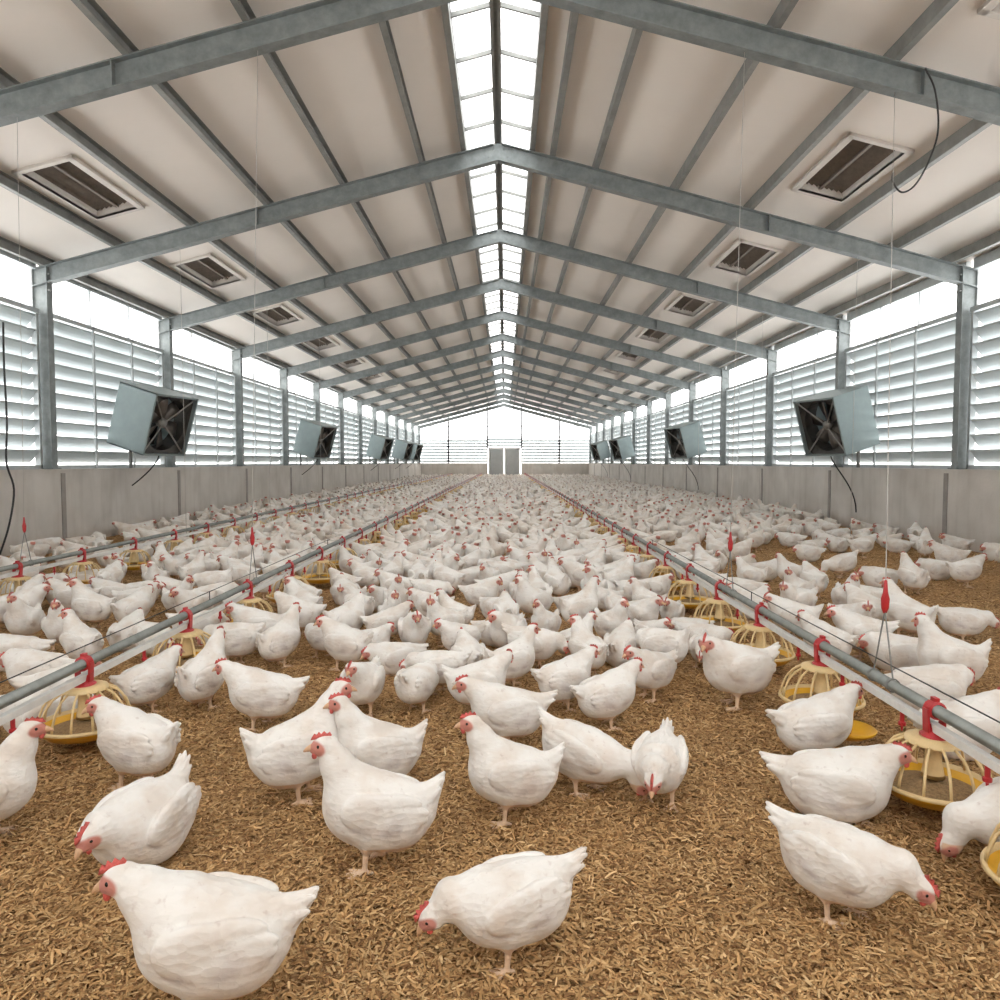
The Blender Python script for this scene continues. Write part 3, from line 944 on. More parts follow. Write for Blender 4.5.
fan0 = None
fan_pos = {-1: (12.2, 22.6, 34.3, 42.0, 46.7), 1: (12.9, 23.6, 36.4, 44.6)}
for s, nm in ((-1, 'left'), (1, 'right')):
    for i, y in enumerate(fan_pos[s]):
        fx = -5.87 if s < 0 else 5.80
        if fan0 is None: f = fan0 = make_fan()
        else: f = copy_tree(fan0)
        f['label'] = 'tilted grey box fan with dark open front by the %s wall, %s from the camera' % (nm, ORD[i])
        a = math.radians(-15) if s < 0 else math.radians(197)
        f.matrix_basis = Matrix.Translation((fx, y, 1.90)) @ Matrix.Rotation(a, 4, 'Z') @ Matrix.Rotation(math.radians(17), 4, 'Y')
        # wall bracket: a post on the low wall and an arm to the back of the housing (in the fan's frame)
        inv = f.matrix_basis.inverted()
        wx = XL - .02 if s < 0 else XR + .02
        yb = y + (.25 if s < 0 else .25)
        b = MB().tube([inv @ Vector((wx + (.02 if s < 0 else -.02), yb, 1.10)), inv @ Vector((wx + (.02 if s < 0 else -.02), yb, 2.2))], .03, 8)
        back = inv @ Vector((wx, yb, 1.95)); b.tube([back, Vector((-.30, 0, .30))], .022, 8)
        back = inv @ Vector((wx, yb, 1.45)); b.tube([back, Vector((-.30, 0, -.49))], .022, 8)
        b.build('wall_bracket', M_STEEL2, f)
        c = MB()
        p0 = Vector((.25, 0, -.50)); p1 = inv @ Vector((fx - s * .05, y + .1, 1.15)); p2 = inv @ Vector((wx - s * .06, y + .2, .80)); p3 = inv @ Vector((wx - s * .06, y + .2, .30))
        pts = []
        for k in range(13):
            u = k / 12
            pts.append(p0 * (1 - u) ** 3 + p1 * 3 * u * (1 - u) ** 2 + p2 * 3 * u * u * (1 - u) + (p3 if s > 0 else p2 + Vector((0, 0, 0))) * u ** 3)
        c.tube(pts, .011, 6).build('power_cable', M_CABLE, f)

# ---------------------------------------------------------------- feeder and drinker lines
M_PIPE = mat('galvanised_pipe', (0.29, 0.31, 0.295), 0.4, 0.5, var=0.25, scale=14)
M_PVC = mat('white_rail', (0.78, 0.77, 0.74), 0.45, var=0.12, scale=20)
M_RED = mat('red_plastic', (0.50, 0.025, 0.03), 0.4, var=0.2, scale=30)
M_YEL = mat('yellow_tray', (0.80, 0.43, 0.02), 0.4, var=0.12, scale=20)
M_CREAM = mat('cream_grill', (0.80, 0.60, 0.31), 0.45, var=0.15, scale=25)
M_FEED = mat('ground_feed', (0.42, 0.27, 0.13), 0.9, var=0.5, scale=90, bump=0.8, bump_scale=160)

def make_feeder(detail=True):
    t = thing('pan_feeder', 'tmp', 'poultry feeder', (0, 0, 0), 0)
    tr = MB()
    sg = 36 if detail else 14
    tr.lathe([(.0, .058), (.10, .060), (.145, .072), (.172, .098), (.180, .104), (.182, .110), (.178, .113), (.168, .108), (.14, .082), (.0, .074)], sg)
    kid(t, tr.build('tray', M_YEL, t, True))
    fd = MB().lathe([(.0, .125), (.05, .112), (.10, .097), (.145, .088)], sg)
    kid(t, fd.build('feed', M_FEED, t, True))
    g = MB()
    g.lathe([(.168, .108), (.176, .122), (.184, .120), (.186, .110), (.176, .104)], sg)
    nr = 14 if detail else 8
    for k in range(nr):
        a = 2 * math.pi * k / nr
        pts = []
        for r, z in ((.174, .116), (.168, .150), (.152, .195), (.124, .232), (.082, .256)):
            pts.append((r * math.cos(a), r * math.sin(a), z))
        g.tube(pts, .0048 if detail else .007, 6 if detail else 4)
    g.lathe([(.090, .250), (.088, .262), (.060, .272), (.040, .270), (.040, .262), (.085, .248)], sg)
    kid(t, g.build('grill', M_CREAM, t, True))
    if detail:
        cn = MB().lathe([(.026, .27), (.026, .19), (.036, .135), (.038, .13), (.024, .18), (.022, .26)], 20)
        kid(t, cn.build('drop_cone', M_CREAM, t, True))
    c = MB()
    # red saddle: broad foot, tapering neck, collar round the pipe (pipe axis along y at z = .36)
    c.lathe([(.0, .262), (.056, .262), (.052, .272), (.026, .290), (.020, .312), (.0, .312)], 14 if detail else 8, Matrix.Diagonal((.8, 1.0, 1, 1)))
    M = Matrix.Translation((0, 0, .36)) @ Matrix.Rotation(math.pi / 2, 4, 'X')
    c.lathe([(.0235, -.022), (.031, -.018), (.031, .018), (.0235, .022)], 16 if detail else 8, M)
    for sx in (-1, 1):
        c.prism([(0, -.016), (0, .016), (.008, .016), (.008, -.016)], (sx * .022, 0, .285), (sx * .026, 0, .365), (1 if sx > 0 else -1, 0, 0), (0, 1, 0))
    c.box(-.008, .008, -.014, .014, .386, .402)
    kid(t, c.build('saddle', M_RED, t))
    return t

lines = [
    ('left', -1.76, [3.0 + .97 * k for k in range(54)]),
    ('right', 1.46, [1.86, 2.45] + [3.33 + .80 * k for k in range(65)]),
    ('outer left', -3.95, [5.0, 5.85] + [6.75 + .95 * k for k in range(51)]),
]
FD0 = FD1 = None
FEEDERS = []
for nm, x, ys in lines:
    for i, y in enumerate(ys):
        near = y < 14
        if near:
            if FD0 is None: f = FD0 = make_feeder(True)
            else: f = copy_tree(FD0)
        else:
            if FD1 is None: f = FD1 = make_feeder(False)
            else: f = copy_tree(FD1)
        f.location = (x, y, 0)
        f.rotation_euler = (0, 0, 0)
        f['label'] = 'yellow pan feeder with cream grill and red saddle, %s along the %s line' % (ORD[i], nm)
        f['group'] = 'pan feeders on the %s line' % nm
        FEEDERS.append((x, y))
    y0 = 0.3 if nm != 'outer left' else 3.2
    p = MB().tube([(x, y0, .36), (x, YEND - 1.0, .36)], .0205, 12)
    po = p.build('feed_pipe', M_PIPE, None, True)
    tag(po, 'grey galvanised feed pipe threaded through the red saddles of the %s line' % nm, 'pipe')
    sgn = 1 if x < 0 else -1
    xd = x + sgn * .002
    d = MB().box(xd - .013, xd + .013, y0, YEND - 1.0, .288, .316)
    do = d.build('drinker_rail', M_PVC)
    tag(do, 'white water rail running just below the grey feed pipe of the %s line' % nm, 'water pipe')
    ny = y0 + .35
    for k in range(34 if nm != 'outer left' else 12):
        yy = (2.55 if x < 0 else 2.17) + k * .475 + (0 if nm != 'outer left' else 3.3)
        if min(abs(yy - q) for q in ys) < .09: continue
        q = MB().lathe([(.0, .288), (.008, .288), (.008, .250), (.013, .247), (.013, .236), (.005, .232), (.003, .215), (.0, .215)], 10, Matrix.Translation((xd, yy, 0)))
        q.build('nipple', M_RED, do)
    if nm != 'outer left':
        w = MB().tube([(x - .0, y0, .435), (x, 7.3, .425)], .0025, 6)
        for yy in (2.0, 4.3, 7.2):
            w.tube([(x, yy, .38), (x, yy, .432)], .003, 5)
        tag(w.build('anti_perch_wire', M_CABLE), 'thin dark wire stretched just above the feed pipe of the %s line' % nm, 'wire')

# drip cup under the nipple between the second and third pans on the right
cup = MB().lathe([(.0, .10), (.06, .10), (.10, .125), (.105, .135), (.10, .138), (.06, .112), (.0, .11)], 24, Matrix.Translation((1.42, 2.97, -.03)))
cup.tube([(1.42, 2.97, .08), (1.44, 2.97, .292)], .010, 8)
tag(cup.build('drip_cup', M_YEL, None, True), 'small yellow drip cup under the right water rail, between two cream feeders', 'drip cup')

# ---------------------------------------------------------------- suspension cords, winch blocks, loose cables
def cord(name, label, cat, pts, r, m, group=None):
    o = MB().tube(pts, r, 6).build(name, m, None, True)
    return tag(o, label, cat, group)

def hanger(x, y, top, lab_line, lab):
    zb = .66
    cord('suspension_cord', 'thin pale cord slanting from the roof steel down to the %s' % lab_line, 'cord', [top, (x, y, zb + .09)], .0022, M_CORD, 'suspension cords')
    t = thing('winch_block', lab, 'pulley', (x, y, 0), 0, 'red winch blocks')
    b = MB().lathe([(.0, zb + .09), (.006, zb + .085), (.010, zb + .04), (.017, zb + .015), (.015, zb - .02), (.007, zb - .04), (.0, zb - .04)], 12, Matrix.Diagonal((1, .6, 1, 1)))
    b.build('block', M_RED, t, True)
    v = MB().tube([(0, .0, zb - .03), (0, -.07, .385)], .003, 6).tube([(0, 0, zb - .03), (0, .07, .385)], .003, 6)
    for yy in (-.07, .07): v.lathe([(.023, -.006), (.0265, -.006), (.0265, .006), (.023, .006)], 12, Matrix.Translation((0, yy, .36)) @ Matrix.Rotation(math.pi / 2, 4, 'X'))
    v.build('sling', M_STEEL2, t)
YA = Y0 - BAY
hanger(1.46, 2.79, (3.42, YA, ZR - SL * 3.52 + .02), 'right feed line in front', 'red winch block hanging over the right feed line near the picture edge')
hanger(1.46, 4.72, (2.10, YA, ZR - SL * 2.20 + .02), 'right feed line, middle one', 'red winch block over the right feed line, farther from the camera')
hanger(-1.76, 5.05, (-2.18, YA, ZR - SL * 2.08 + .02), 'left feed line', 'slim red winch block hanging over the left feed line')
hanger(-3.95, 5.95, (-4.33, YA, ZR - SL * 4.23 + .02), 'outer left feed line', 'red winch block hanging over the outer left feed line')
for i, (xx, kf) in enumerate([(-4.55, 0), (4.9, 0), (-4.55, 1), (4.9, 1), (-4.5, 2), (4.7, 2)]):
    y = YF[3 + kf]
    d = abs(xx - XC)
    cord('suspension_cord', 'thin pale cord hanging straight down near the %s wall from the %s full rafter' % ('left' if xx < 0 else 'right', ORD[kf] if kf else 'first'),
         'cord', [(xx, y, ZR - SL * d + .004), (xx, y, .03)], .003, M_CORD, 'suspension cords')

def bez(P, n=24):
    P = [Vector(p) for p in P]; out = []
    for i in range(len(P) - 1):
        p0 = P[max(i - 1, 0)]; p1 = P[i]; p2 = P[i + 1]; p3 = P[min(i + 2, len(P) - 1)]
        for k in range(n // 4):
            t = k / (n // 4)
            out.append(.5 * ((2 * p1) + (p2 - p0) * t + (2 * p0 - 5 * p1 + 4 * p2 - p3) * t * t + (3 * p1 - p0 - 3 * p2 + p3) * t ** 3))
    out.append(P[-1]); return out
cord('power_cable', 'black cable drooping down the left wall at the picture edge', 'cable',
     bez([(-6.30, 9.22, 2.95), (-6.28, 9.18, 2.4), (-6.31, 9.24, 1.7), (-6.32, 9.22, 1.2), (-6.29, 9.30, .85), (-6.30, 9.2, .4), (-6.30, 9.0, .03)]), .012, M_CABLE)
cord('power_cable', 'dark cable looping from the front right rafter below the ceiling vent', 'cable',
     bez([(3.63, YA - .09, 4.60), (3.72, YA - .09, 4.42), (3.76, YA - .09, 4.10), (3.70, YA - .09, 3.85), (3.58, YA - .09, 3.62), (3.46, YA - .09, 3.55), (3.38, YA - .09, 3.64), (3.38, YA - .09, 3.72)]), .008, M_CABLE)

# ---------------------------------------------------------------- wood shavings lying on the litter
def shavings():
    rs = np.random.RandomState(5)
    N1, N2, N3 = 135000, 75000, 50000
    y1 = 1.15 + (rs.rand(N1) ** 1.25) * 2.4; x1 = (rs.rand(N1) - .5) * (y1 * 1.5 + .5)
    y2 = 2.8 + rs.rand(N2) * 3.2; x2 = (rs.rand(N2) - .5) * (y2 * 1.5 + .3)
    y3 = 5.5 + rs.rand(N3) * 6.0; x3 = -6.2 + rs.rand(N3) * 12.4
    x = np.concatenate([x1, x2, x3]); y = np.concatenate([y1, y2, y3]); n = len(x)
    z = .001 + rs.rand(n) ** 2 * .012
    sc = np.concatenate([np.ones(N1), np.ones(N2) * 1.25, np.ones(N3) * 1.7])
    L = (.0048 + rs.gamma(2.0, .0023, n)) * sc; W = (.0013 + rs.rand(n) * .0024) * sc
    a = rs.rand(n) * 2 * np.pi; tilt = rs.randn(n) * .35; curl = rs.rand(n) * .45 * L
    ca, sa = np.cos(a), np.sin(a)
    V = np.zeros((n, 6, 3))
    for j, (u, w, c) in enumerate([(-1, -1, 0), (-1, 1, 0), (0, -1, 1), (0, 1, 1), (1, -1, 0), (1, 1, 0)]):
        lx = u * L; ly = w * W * (1 if u == 0 else .7)
        V[:, j, 0] = x + lx * ca - ly * sa; V[:, j, 1] = y + lx * sa + ly * ca
        V[:, j, 2] = z + c * curl + np.abs(u * L * tilt) * (u > 0) + w * W * tilt * .6 + .002
    V[..., 2] = np.maximum(V[..., 2], .0008)
    b = np.arange(n)[:, None] * 6
    F = np.concatenate([b + [0, 2, 3, 1], b + [2, 4, 5, 3]])
    pal = np.array([(.62, .42, .22), (.50, .32, .155), (.40, .24, .11), (.68, .49, .28), (.24, .13, .06), (.56, .35, .17)])
    c = pal[rs.choice(6, n, p=[.18, .26, .22, .06, .16, .12])] * (.85 + .3 * rs.rand(n, 1)) * np.array((1.04, 1.0, .91))
    m = bpy.data.materials.new('wood_shaving'); m.use_nodes = True
    bb = m.node_tree.nodes['Principled BSDF']; bb.inputs['Roughness'].default_value = .75; bb.inputs['Specular IOR Level'].default_value = .2
    at = m.node_tree.nodes.new('ShaderNodeAttribute'); at.attribute_name = 'plumage'
    m.node_tree.links.new(at.outputs['Color'], bb.inputs['Base Color'])
    o = link('wood_shavings', mesh_np('wood_shavings', V.reshape(-1, 3), F, np.repeat(c, 6, 0), m))
    tag(o, 'loose brown wood shavings strewn over the shed floor as bedding', 'wood shavings', kind='stuff')
shavings()
HENS = [
    (-0.63, 1.52, 188, 'M0', 1.02, 'big white hen in front at the bottom left, red comb, looking left, largest bird shown'),
    (0.02, 1.7, 197, 'Q0', 0.88, 'white hen bending forward to the left in the open litter at the bottom centre'),
    (-1.08, 2.13, 255, 'C0', 1.03, 'white hen crouching behind the big front left hen, face pointing at the camera, tail raised'),
    (-0.38, 2.11, 187, 'U0', 0.98, 'white hen with upright tail standing in profile facing left, both legs clear of the litter'),
    (-1.36, 2.64, 160, 'ML', 0.92, 'white hen with soiled pinkish flank standing with head over the nearest left pan feeder'),
    (-1.65, 2.23, 22, 'U0', 0.97, 'white hen cut off by the left picture edge, red face beside the nearest left feeder'),
    (0.87, 1.87, 322, 'Q0', 0.86, 'white hen leaning down to the right at the lower right, in the open litter'),
    (1.12, 2.42, 345, 'S0', 1.03, 'white hen sitting beside the nearest whole feeder of the right line, head toward it'),
    (1.23, 2.86, 15, 'M0', 0.94, 'white hen behind the sitting one on the right, head lifted toward the feed pipe'),
    (-0.73, 2.54, 22, 'U0', 1.0, 'white hen facing right behind two left-facing hens, thin tail pointing left'),
    (-0.46, 2.58, 197, 'U0', 0.92, 'white hen looking left, squeezed between the profile hen and the one behind'),
    (0.02, 2.4, 190, 'U0', 0.94, 'white hen facing left at mid picture, nearer of two left-facing hens'),
    (0.28, 2.6, 338, 'P0', 0.9, 'white hen with head lowered to the litter beside the round sitting hen'),
    (0.01, 3.01, 188, 'M0', 0.94, 'white hen facing left just behind another left-facing hen at mid picture'),
    (0.55, 2.53, 250, 'Q0', 0.83, 'round white hen facing the camera with bowed pink face, tail tip raised behind'),
    (0.46, 3.25, 30, 'M0', 0.86, 'white hen turned half away to the right, small head level with its back'),
    (0.29, 3.49, 28, 'M0', 0.86, 'white hen facing right with orange-pink face, tail toward the camera, near picture middle'),
    (0.74, 3.66, 218, 'M0', 0.86, 'slim white hen on one visible leg behind the half turned hen'),
    (1.14, 3.54, 195, 'ML', 1.07, 'large white hen facing left by the right feeders, standing tall with pink face'),
    (-1.09, 3.23, 180, 'M0', 0.92, 'white hen with raised triangular tail facing left beside the left feeders'),
    (-1.47, 3.49, 75, 'U0', 0.89, 'white hen with tall neck seen from behind, between the left pan and profile hen'),
    (-1.71, 3.44, 60, 'M0', 0.86, 'white hen mostly hidden behind the nearest left feeder cage'),
    (-0.63, 3.43, 262, 'M0', 0.9, 'white hen with speckled brown face staring down at the camera'),
    (-0.47, 3.45, 70, 'Q0', 0.79, 'white hen seen from behind with grey creases, right of the speckled face'),
    (-0.34, 3.74, 172, 'Q0', 0.79, 'white hen with its pointed tail to the right, in the knot left of centre'),
    (-0.13, 3.43, 8, 'ML', 0.85, 'white hen with brownish pink face turned to the camera, tail pointing left'),
    (0.04, 3.83, 20, 'U0', 0.81, 'white hen with small red comb just above the picture middle'),
    (-0.27, 4.38, 212, 'M0', 0.77, 'white hen with red face bowed to the camera, in front of a pale one'),
    (-1.32, 4.22, 62, 'U0', 0.86, 'white hen from behind with bright red comb beside the left feeders'),
    (-1.11, 4.42, 140, 'Q0', 0.77, 'white hen with visible legs bending toward the fourth left feeder'),
    (-0.78, 4.76, 30, 'M0', 0.81, 'white hen facing right with low pink face left of centre'),
    (-0.54, 5.32, 185, 'M0', 0.79, 'white hen facing left behind the right-facing one with the low face'),
    (-1.2, 5.65, 235, 'ML', 0.77, 'white hen with head against a feeder, beside the left line'),
    (-0.35, 5.1, 170, 'U0', 0.77, 'white hen with upright neck and dark face rising above the crowd'),
    (0.01, 5.09, 95, 'M0', 0.81, 'round white hen seen from behind near the middle of the crowd'),
    (0.27, 4.79, 235, 'U0', 0.77, 'white hen with small reddish face looking toward the camera, breast forward'),
    (0.42, 4.36, 20, 'U0', 0.75, 'white hen with red-brown head turned right, standing before the open litter'),
    (0.82, 5.31, 285, 'P0', 0.77, 'white hen tail up with head down, right of the middle of the crowd'),
    (1.09, 5.54, 150, 'U0', 0.79, 'white hen with orange comb looking left beside the right feeders'),
    (0.78, 5.68, 200, 'M0', 0.75, 'white hen with dark pink face turned left, right of centre'),
    (0.53, 5.68, 350, 'S0', 0.76, 'white hen resting with back toward the open patch, right of centre'),
    (1.23, 4.81, 200, 'R0', 0.81, 'white hen resting low against the feeders of the right line'),
    (1.19, 5.15, 240, 'M0', 0.75, 'white hen pecking around the right line pans, behind the resting hen'),
    (1.15, 4.21, 250, 'Q0', 0.71, 'white hen with drooping neck just left of the tall right hen'),
    (0.92, 4.54, 300, 'M0', 0.75, 'white hen squeezed behind the slim hen by the right line'),
    (-2.97, 5.18, 168, 'UL', 0.94, 'white hen with tall bent neck standing in the left pen on bare litter'),
    (-3.51, 5.16, 28, 'M0', 0.94, 'white hen at the left picture edge turning its head back'),
    (-2.85, 4.15, 190, 'R0', 0.97, 'white hen lying behind the left feed pipe at the picture edge'),
    (-2.44, 3.75, 175, 'R0', 0.97, 'white hen lying along the left feed pipe, wing feathers showing'),
    (-4.09, 6.48, 350, 'R0', 0.92, 'white hen flat on the litter behind the tall-necked hen'),
    (-3.91, 6.76, 15, 'R0', 0.92, 'white hen resting behind the tall-necked hen of the left pen'),
    (-3.34, 6.13, 180, 'S0', 0.85, 'white hen resting to the right of the tall-necked hen'),
    (-3.06, 6.15, 0, 'R0', 0.89, 'egg shaped white hen resting with head out of sight in the left pen'),
    (-2.67, 5.17, 75, 'M0', 0.86, 'white hen with red comb seen from behind by the anti-perch wire'),
    (-2.42, 4.62, 90, 'S0', 0.85, 'white hen mostly hidden behind the left feed pipe'),
    (-3.3, 7.29, 240, 'M0', 0.85, 'white hen with shadowed breast facing the camera in the left pen'),
    (-2.9, 6.25, 175, 'S0', 0.82, 'white hen settled beside the shadowed one in the left pen'),
    (-2.39, 5.95, 20, 'R0', 0.92, 'white hen lying lengthwise behind the left feed pipe'),
    (-3.05, 7.36, 195, 'M0', 0.8, 'white hen leaning left beside the left line'),
    (-4.16, 8.34, 100, 'M0', 0.85, 'white hen with back to camera near the outer left line'),
    (-4.26, 9.15, 110, 'M0', 0.85, 'white hen standing behind another near the outer left line'),
    (-3.89, 9.69, 0, 'R0', 0.87, 'lilac tinted white hen resting beyond the left pen'),
    (-3.69, 10.0, 80, 'S0', 0.85, 'white hen resting next to a yellow pan in the left pen'),
    (-6.11, 9.47, 10, 'R0', 0.97, 'white hen lying against the left wall foot beside the black cable'),
    (-6.65, 12.0, 20, 'S0', 0.95, 'white hen in the corner of wall and litter, second along the left wall'),
    (-6.02, 11.72, 350, 'R0', 0.97, 'white hen lying by the left wall under the first fan'),
    (-6.17, 13.43, 60, 'S0', 0.95, 'dusky white hen tucked against the left wall joint strip'),
    (-6.18, 14.52, 180, 'R0', 0.97, 'white hen beside the dusky one at the left wall'),
    (2.3, 3.74, 172, 'UR', 1.02, 'large white hen in the right pen with raised neck and spotted face'),
    (2.73, 4.92, 120, 'U0', 1.0, 'upright white hen with bright red comb facing away in the right pen'),
    (3.03, 4.81, 350, 'Q0', 0.86, 'white hen with heavy hanging breast facing right near the right picture edge'),
    (2.59, 5.2, 110, 'M0', 0.94, 'white hen with short tail up, left of the suspension cord'),
    (2.93, 5.87, 170, 'R0', 0.97, 'white hen lying behind the short-tailed one in the right pen'),
    (2.18, 4.35, 175, 'M0', 0.94, 'white hen standing low behind the right feed pipe by the red winch block'),
    (2.24, 4.19, 170, 'R0', 0.97, 'white hen resting between winch block and tall right hen'),
    (2.03, 3.47, 0, 'R0', 1.02, 'white hen lying just beyond the anti-perch wire, dark pink face to the right'),
    (1.86, 2.94, 10, 'S0', 1.0, 'white hen half hidden behind the right feed pipe near the edge'),
    (1.87, 4.21, 120, 'M0', 0.92, 'white hen with brown face just behind the right feed pipe'),
    (2.73, 6.42, 95, 'M0', 0.89, 'bluish white hen seen from behind at the edge of the bare litter'),
    (2.21, 5.48, 200, 'ML', 0.89, 'white hen with speckled pink face left of the bluish white one'),
    (3.51, 7.57, 180, 'P0', 0.87, 'white hen standing on thin legs with head down on bare litter'),
    (3.56, 6.91, 180, 'R0', 0.95, 'white hen lying on the bare litter left of the upright-tailed hen'),
    (3.71, 6.62, 95, 'U0', 0.94, 'white hen with pointed neck sitting upright among three low hens'),
    (4.39, 7.43, 175, 'R0', 0.95, 'white hen resting flat right of the pointed-neck hen'),
    (4.42, 6.99, 5, 'M0', 0.92, 'white hen with long neck reaching right toward the picture edge'),
    (4.9, 8.04, 150, 'M0', 0.92, 'white hen standing with bent neck behind the long-necked one'),
    (5.2, 9.03, 60, 'U0', 0.94, 'white hen with raised head near the right wall joint strip'),
    (5.91, 9.6, 120, 'S0', 0.95, 'white hen hunched against the right wall, face to the left'),
    (6.18, 9.61, 175, 'S0', 0.95, 'small dim white hen by the right wall between two others'),
    (5.94, 8.78, 180, 'R0', 1.02, 'white hen cut by the right picture edge along the wall'),
    (6.04, 12.3, 100, 'S0', 0.93, 'white hen beside the wall left of the suspension cord'),
    (6.22, 12.11, 180, 'S0', 0.93, 'white hen along the right wall directly behind the cord'),
    (6.16, 11.42, 185, 'S0', 0.93, 'white hen resting at the wall right of the suspension cord'),
    (5.9, 10.5, 60, 'M0', 0.92, 'white hen standing in wall shade, right of the wall row'),
    (3.68, 8.84, 180, 'R0', 0.92, 'white hen lying on the bare litter, dark wing edge showing'),
    (4.43, 9.71, 200, 'R0', 0.92, 'white hen lying just left of the one with raised neck'),
    (4.48, 9.15, 0, 'M0', 0.89, 'white hen with raised neck facing right on the bare litter'),
    (5.14, 12.22, 0, 'R0', 0.92, 'small white hen lying near the right wall below the first fan'),
    (5.17, 11.69, 150, 'M0', 0.89, 'white hen standing near the wall under the right fan cable'),
    (5.04, 11.04, 10, 'R0', 0.92, 'white hen lying below the pair at the right wall'),
    (4.04, 10.33, 170, 'R0', 0.92, 'plump white hen at the left end of the bare patch'),
    (1.54, 2.13, 182, 'P0', 0.93, 'shaded hen reaching left from behind the feeder at the lower right edge, red comb'),
]

# ---------------------------------------------------------------- the flock
rnd = random.Random(11)
PANS = [p for p in FEEDERS]
birds = [dict(x=h[0], y=h[1], a=math.radians(h[2]), p=h[3], s=h[4], lab=h[5]) for h in HENS]
for _ in range(12):              # ease apart birds standing too close
    for i in range(len(birds)):
        for j in range(i + 1, len(birds)):
            A, B = birds[i], birds[j]
            dx, dy = B['x'] - A['x'], B['y'] - A['y']; d = math.hypot(dx, dy)
            if 1e-6 < d < .25:
                k = (.25 - d) / d * .5
                A['x'] -= dx * k; A['y'] -= dy * k; B['x'] += dx * k; B['y'] += dy * k
for b in birds: b['x'] = min(5.95, max(-6.0, b['x']))
cell = {}
def put(b): cell.setdefault((int(b['x'] // .35), int(b['y'] // .35)), []).append(b)
for b in birds: put(b)
def free(x, y, r):
    cx, cy = int(x // .35), int(y // .35)
    for i in (-1, 0, 1):
        for j in (-1, 0, 1):
            for b in cell.get((cx + i, cy + j), ()):
                if (b['x'] - x) ** 2 + (b['y'] - y) ** 2 < r * r: return False
    return True
pcell = {}
for px, py in PANS: pcell.setdefault(int(py // 1), []).append((px, py))
def pan_free(x, y):
    for k in (-1, 0, 1):
        for px, py in pcell.get(int(y // 1) + k, ()):
            if (px - x) ** 2 + (py - y) ** 2 < .30 ** 2: return False
    return True
def density(x, y):
    """how full the litter is, 0 to 1"""
    if -1.70 < x < 1.40:                       # between the two feed lines
        if y < 4.0: return 0
        if y < 5.6: return .95
        if abs(x + .45) < .45 and 6.0 < y < 6.5: return .25
        return 1
    if x <= -1.80 and x > -3.9:                # left pen
        if y < 4.0: return .25 if y > 2.6 else 0
        if y < 6.0: return .45
        return 1 if y > 7.5 else .75
    if x <= -4.0:                              # along the left wall
        if x < -4.9 and y > 17 and x > -5.7: return .35
        return .14 if y < 12 else .7
    if x >= 1.5:                               # right pen
        if y < 4.9: return 0
        if x < 2.2: return .8
        if y < 9.6: return 0 if x > 2.75 else .45
        if y < 11: return .7 if x < 3.6 else .12
        if x > 4.4 and y < 13.5: return .25
        return 1
    return 0
fill = []
tries = 0
def pick():
    q = rnd.random()
    return ('U0' if q < .13 else 'UL' if q < .22 else 'UR' if q < .31 else 'M0' if q < .40 else 'ML' if q < .50 else 'MR' if q < .60
            else 'Q0' if q < .65 else 'QL' if q < .68 else 'QR' if q < .71 else 'S0' if q < .78 else 'SL' if q < .84 else 'SR' if q < .90 else 'R0' if q < .96 else 'RL')
for pas in range(110000):
    y = 2.6 + (rnd.random() ** 1.1) * (YEND - 3.1)
    x = -6.02 + rnd.random() * 11.98
    d = density(x, y)
    if rnd.random() > d * 1.0: continue
    r = .262 if d >= .9 else .31 if d > .5 else .36
    if abs(x + 1.76) < .16 or abs(x - 1.46) < .16 or abs(x + 3.95) < .14: continue
    if not free(x, y, r) or not pan_free(x, y): continue
    a = rnd.random() * 2 * math.pi
    pk = pick()
    # near the pans many birds face the feed
    for lx in (-1.76, 1.46):
        if abs(x - lx) < .5 and rnd.random() < .6:
            a = (0 if x < lx else math.pi) + rnd.uniform(-.7, .7); pk = rnd.choice(['Q0', 'M0', 'ML', 'MR'])
    if d < .3: pk = rnd.choice(['R0', 'S0', 'M0', 'RL'])
    s = rnd.uniform(.80, .95)
    b = dict(x=x, y=y, a=a, p=pk, s=s, lab=None)
    fill.append(b); put(b)
fill.sort(key=lambda b: math.hypot(b['x'] * .8, b['y']))
NEAR = 300 - len(birds)
birds += fill[:NEAR]
far = fill[NEAR:]

# labels for the birds of the crowd, told apart by row and place in the row
def zone(b):
    x = b['x']
    return 0 if x < -3.95 else 1 if x < -1.76 else 2 if x < 1.46 else 3
ZN = ['wall strip', 'left pen', 'middle crowd', 'right pen']
FACE = ['facing right', 'facing away-right', 'facing away', 'facing away-left', 'facing left', 'facing front-left', 'facing the camera', 'facing front-right']
ACT = {'U': 'upright', 'M': 'standing', 'Q': 'stooping', 'P': 'pecking', 'S': 'sitting', 'C': 'crouching', 'R': 'resting'}
rows = {}
for b in birds:
    b['row'] = max(0, int((b['y'] - 2.52) // .97)); rows.setdefault((zone(b), b['row']), []).append(b)
for (z, r), L in rows.items():
    L.sort(key=lambda b: b['x'])
    for i, b in enumerate(L):
        if b['lab'] is None:
            f = FACE[int(((math.degrees(b['a']) + 22.5) % 360) // 45)]
            fr = ORD[r] if r else 'nearest'
            io = 'leftmost' if i == 0 else ORD[i] + ' from left'
            b['lab'] = '%s hen %s, %s in %s, level with %s left pan' % (ACT[b['p'][0]], f, io, ZN[z], fr)

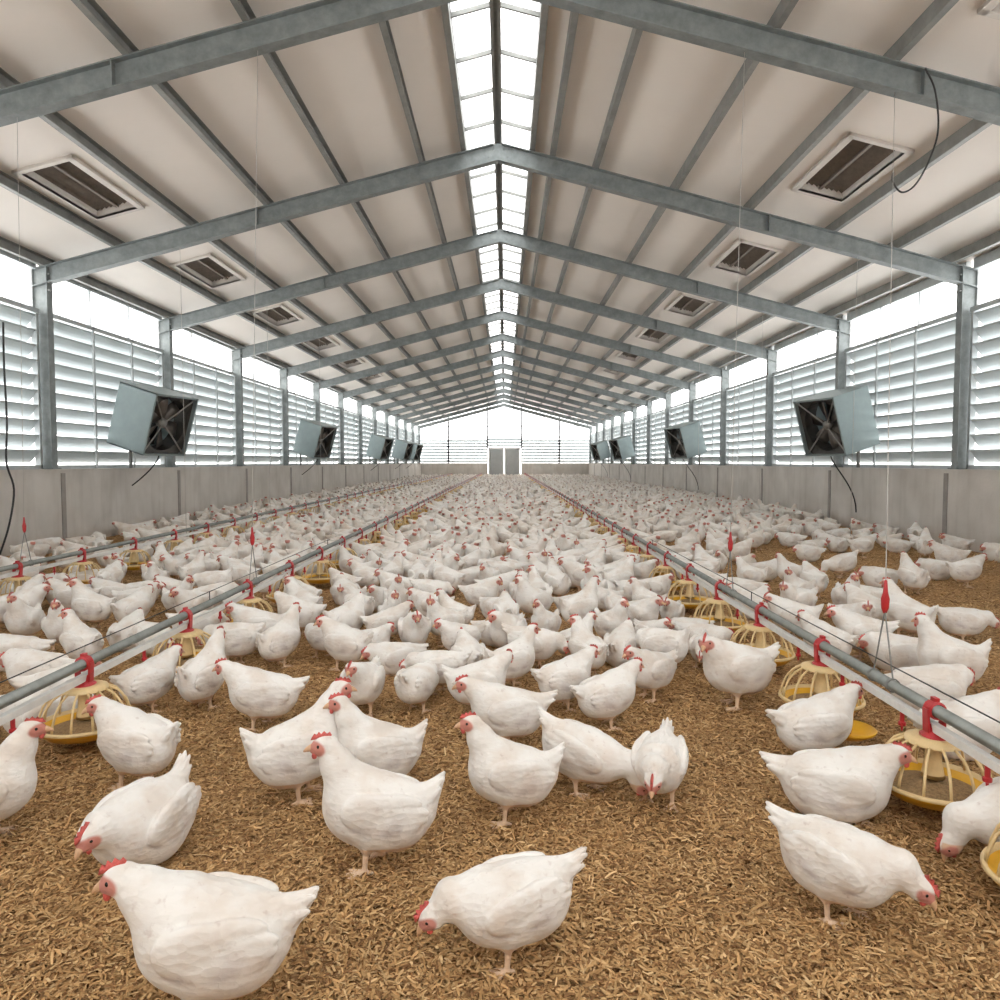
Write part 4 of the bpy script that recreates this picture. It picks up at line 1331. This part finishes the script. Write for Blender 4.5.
HP = face_parts()
FACE_MESH = [(n, mb.mesh(n, m, True)) for n, mb, m in HP]
HI = {}; MID = {}
hens = 0
GRP = {0: 'hens along the left wall', 1: 'hens in the left pen', 2: 'hens between the two feed lines', 3: 'hens in the right pen'}
for n, b in enumerate(birds):
    near = b['y'] < 4.6
    if near:
        if b['p'] not in HI:
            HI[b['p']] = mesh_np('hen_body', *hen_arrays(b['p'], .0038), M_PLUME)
        t = thing('hen', b['lab'], 'hen', (b['x'], b['y'], 0), b['a'], GRP[zone(b)])
        body = link('body', HI[b['p']], t)
        Mh = head_matrix(b['p'])
        for nm, me in FACE_MESH:
            link(nm, me, t).matrix_basis = Mh
    else:
        if b['p'] not in MID:
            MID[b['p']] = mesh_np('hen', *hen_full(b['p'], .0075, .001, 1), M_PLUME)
        t = link('hen', MID[b['p']], None, (b['x'], b['y'], 0))
        t.rotation_euler = (0, 0, b['a'])
        tag(t, b['lab'], 'hen', GRP[zone(b)])
    k = rnd.uniform(.97, 1.05)
    t.scale = (b['s'] * k * .98, b['s'] * rnd.uniform(.98, 1.08), b['s'] * rnd.uniform(.99, 1.07))

# everything beyond the three hundred nearest birds: one uncountable flock
def flock():
    keys = ['U0', 'UL', 'UR', 'M0', 'ML', 'MR', 'Q0', 'S0', 'SL', 'R0', 'RL']
    alias = {'QL': 'Q0', 'QR': 'Q0', 'SR': 'SL', 'P0': 'Q0'}
    lods = [(20, .0135, .002), (34, .021, .005), (999, .029, .008)]
    lib = {}
    Vs, Fs, Cs, n = [], [], [], 0
    rs = np.random.RandomState(3)
    for b in far:
        k = alias.get(b['p'], b['p'])
        li = 0 if b['y'] < lods[0][0] else 1 if b['y'] < lods[1][0] else 2
        if (k, li) not in lib:
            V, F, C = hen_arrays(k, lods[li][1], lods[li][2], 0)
            hd = V[:, 2].max()
            lib[(k, li)] = (V, F, C)
        V, F, C = lib[(k, li)]
        ca, sa = math.cos(b['a']) * b['s'], math.sin(b['a']) * b['s']
        W = np.empty_like(V)
        W[:, 0] = V[:, 0] * ca - V[:, 1] * sa + b['x']; W[:, 1] = V[:, 0] * sa + V[:, 1] * ca + b['y']
        W[:, 2] = np.maximum(V[:, 2] * b['s'], 0.001)
        tint = np.array((1, 1, 1)) - rs.rand() * np.array((.05, .09, .13))
        Vs.append(W); Fs.append(F + n); Cs.append(C * tint); n += len(V)
    me = mesh_np('distant_hens', np.concatenate(Vs), np.concatenate(Fs), np.concatenate(Cs), M_PLUME)
    o = link('distant_hens', me)
    tag(o, 'uncountable flock of small white hens crowding the far part of the shed floor', 'hens', kind='stuff')
    print('far birds', len(far), 'quads', len(me.polygons))
flock()
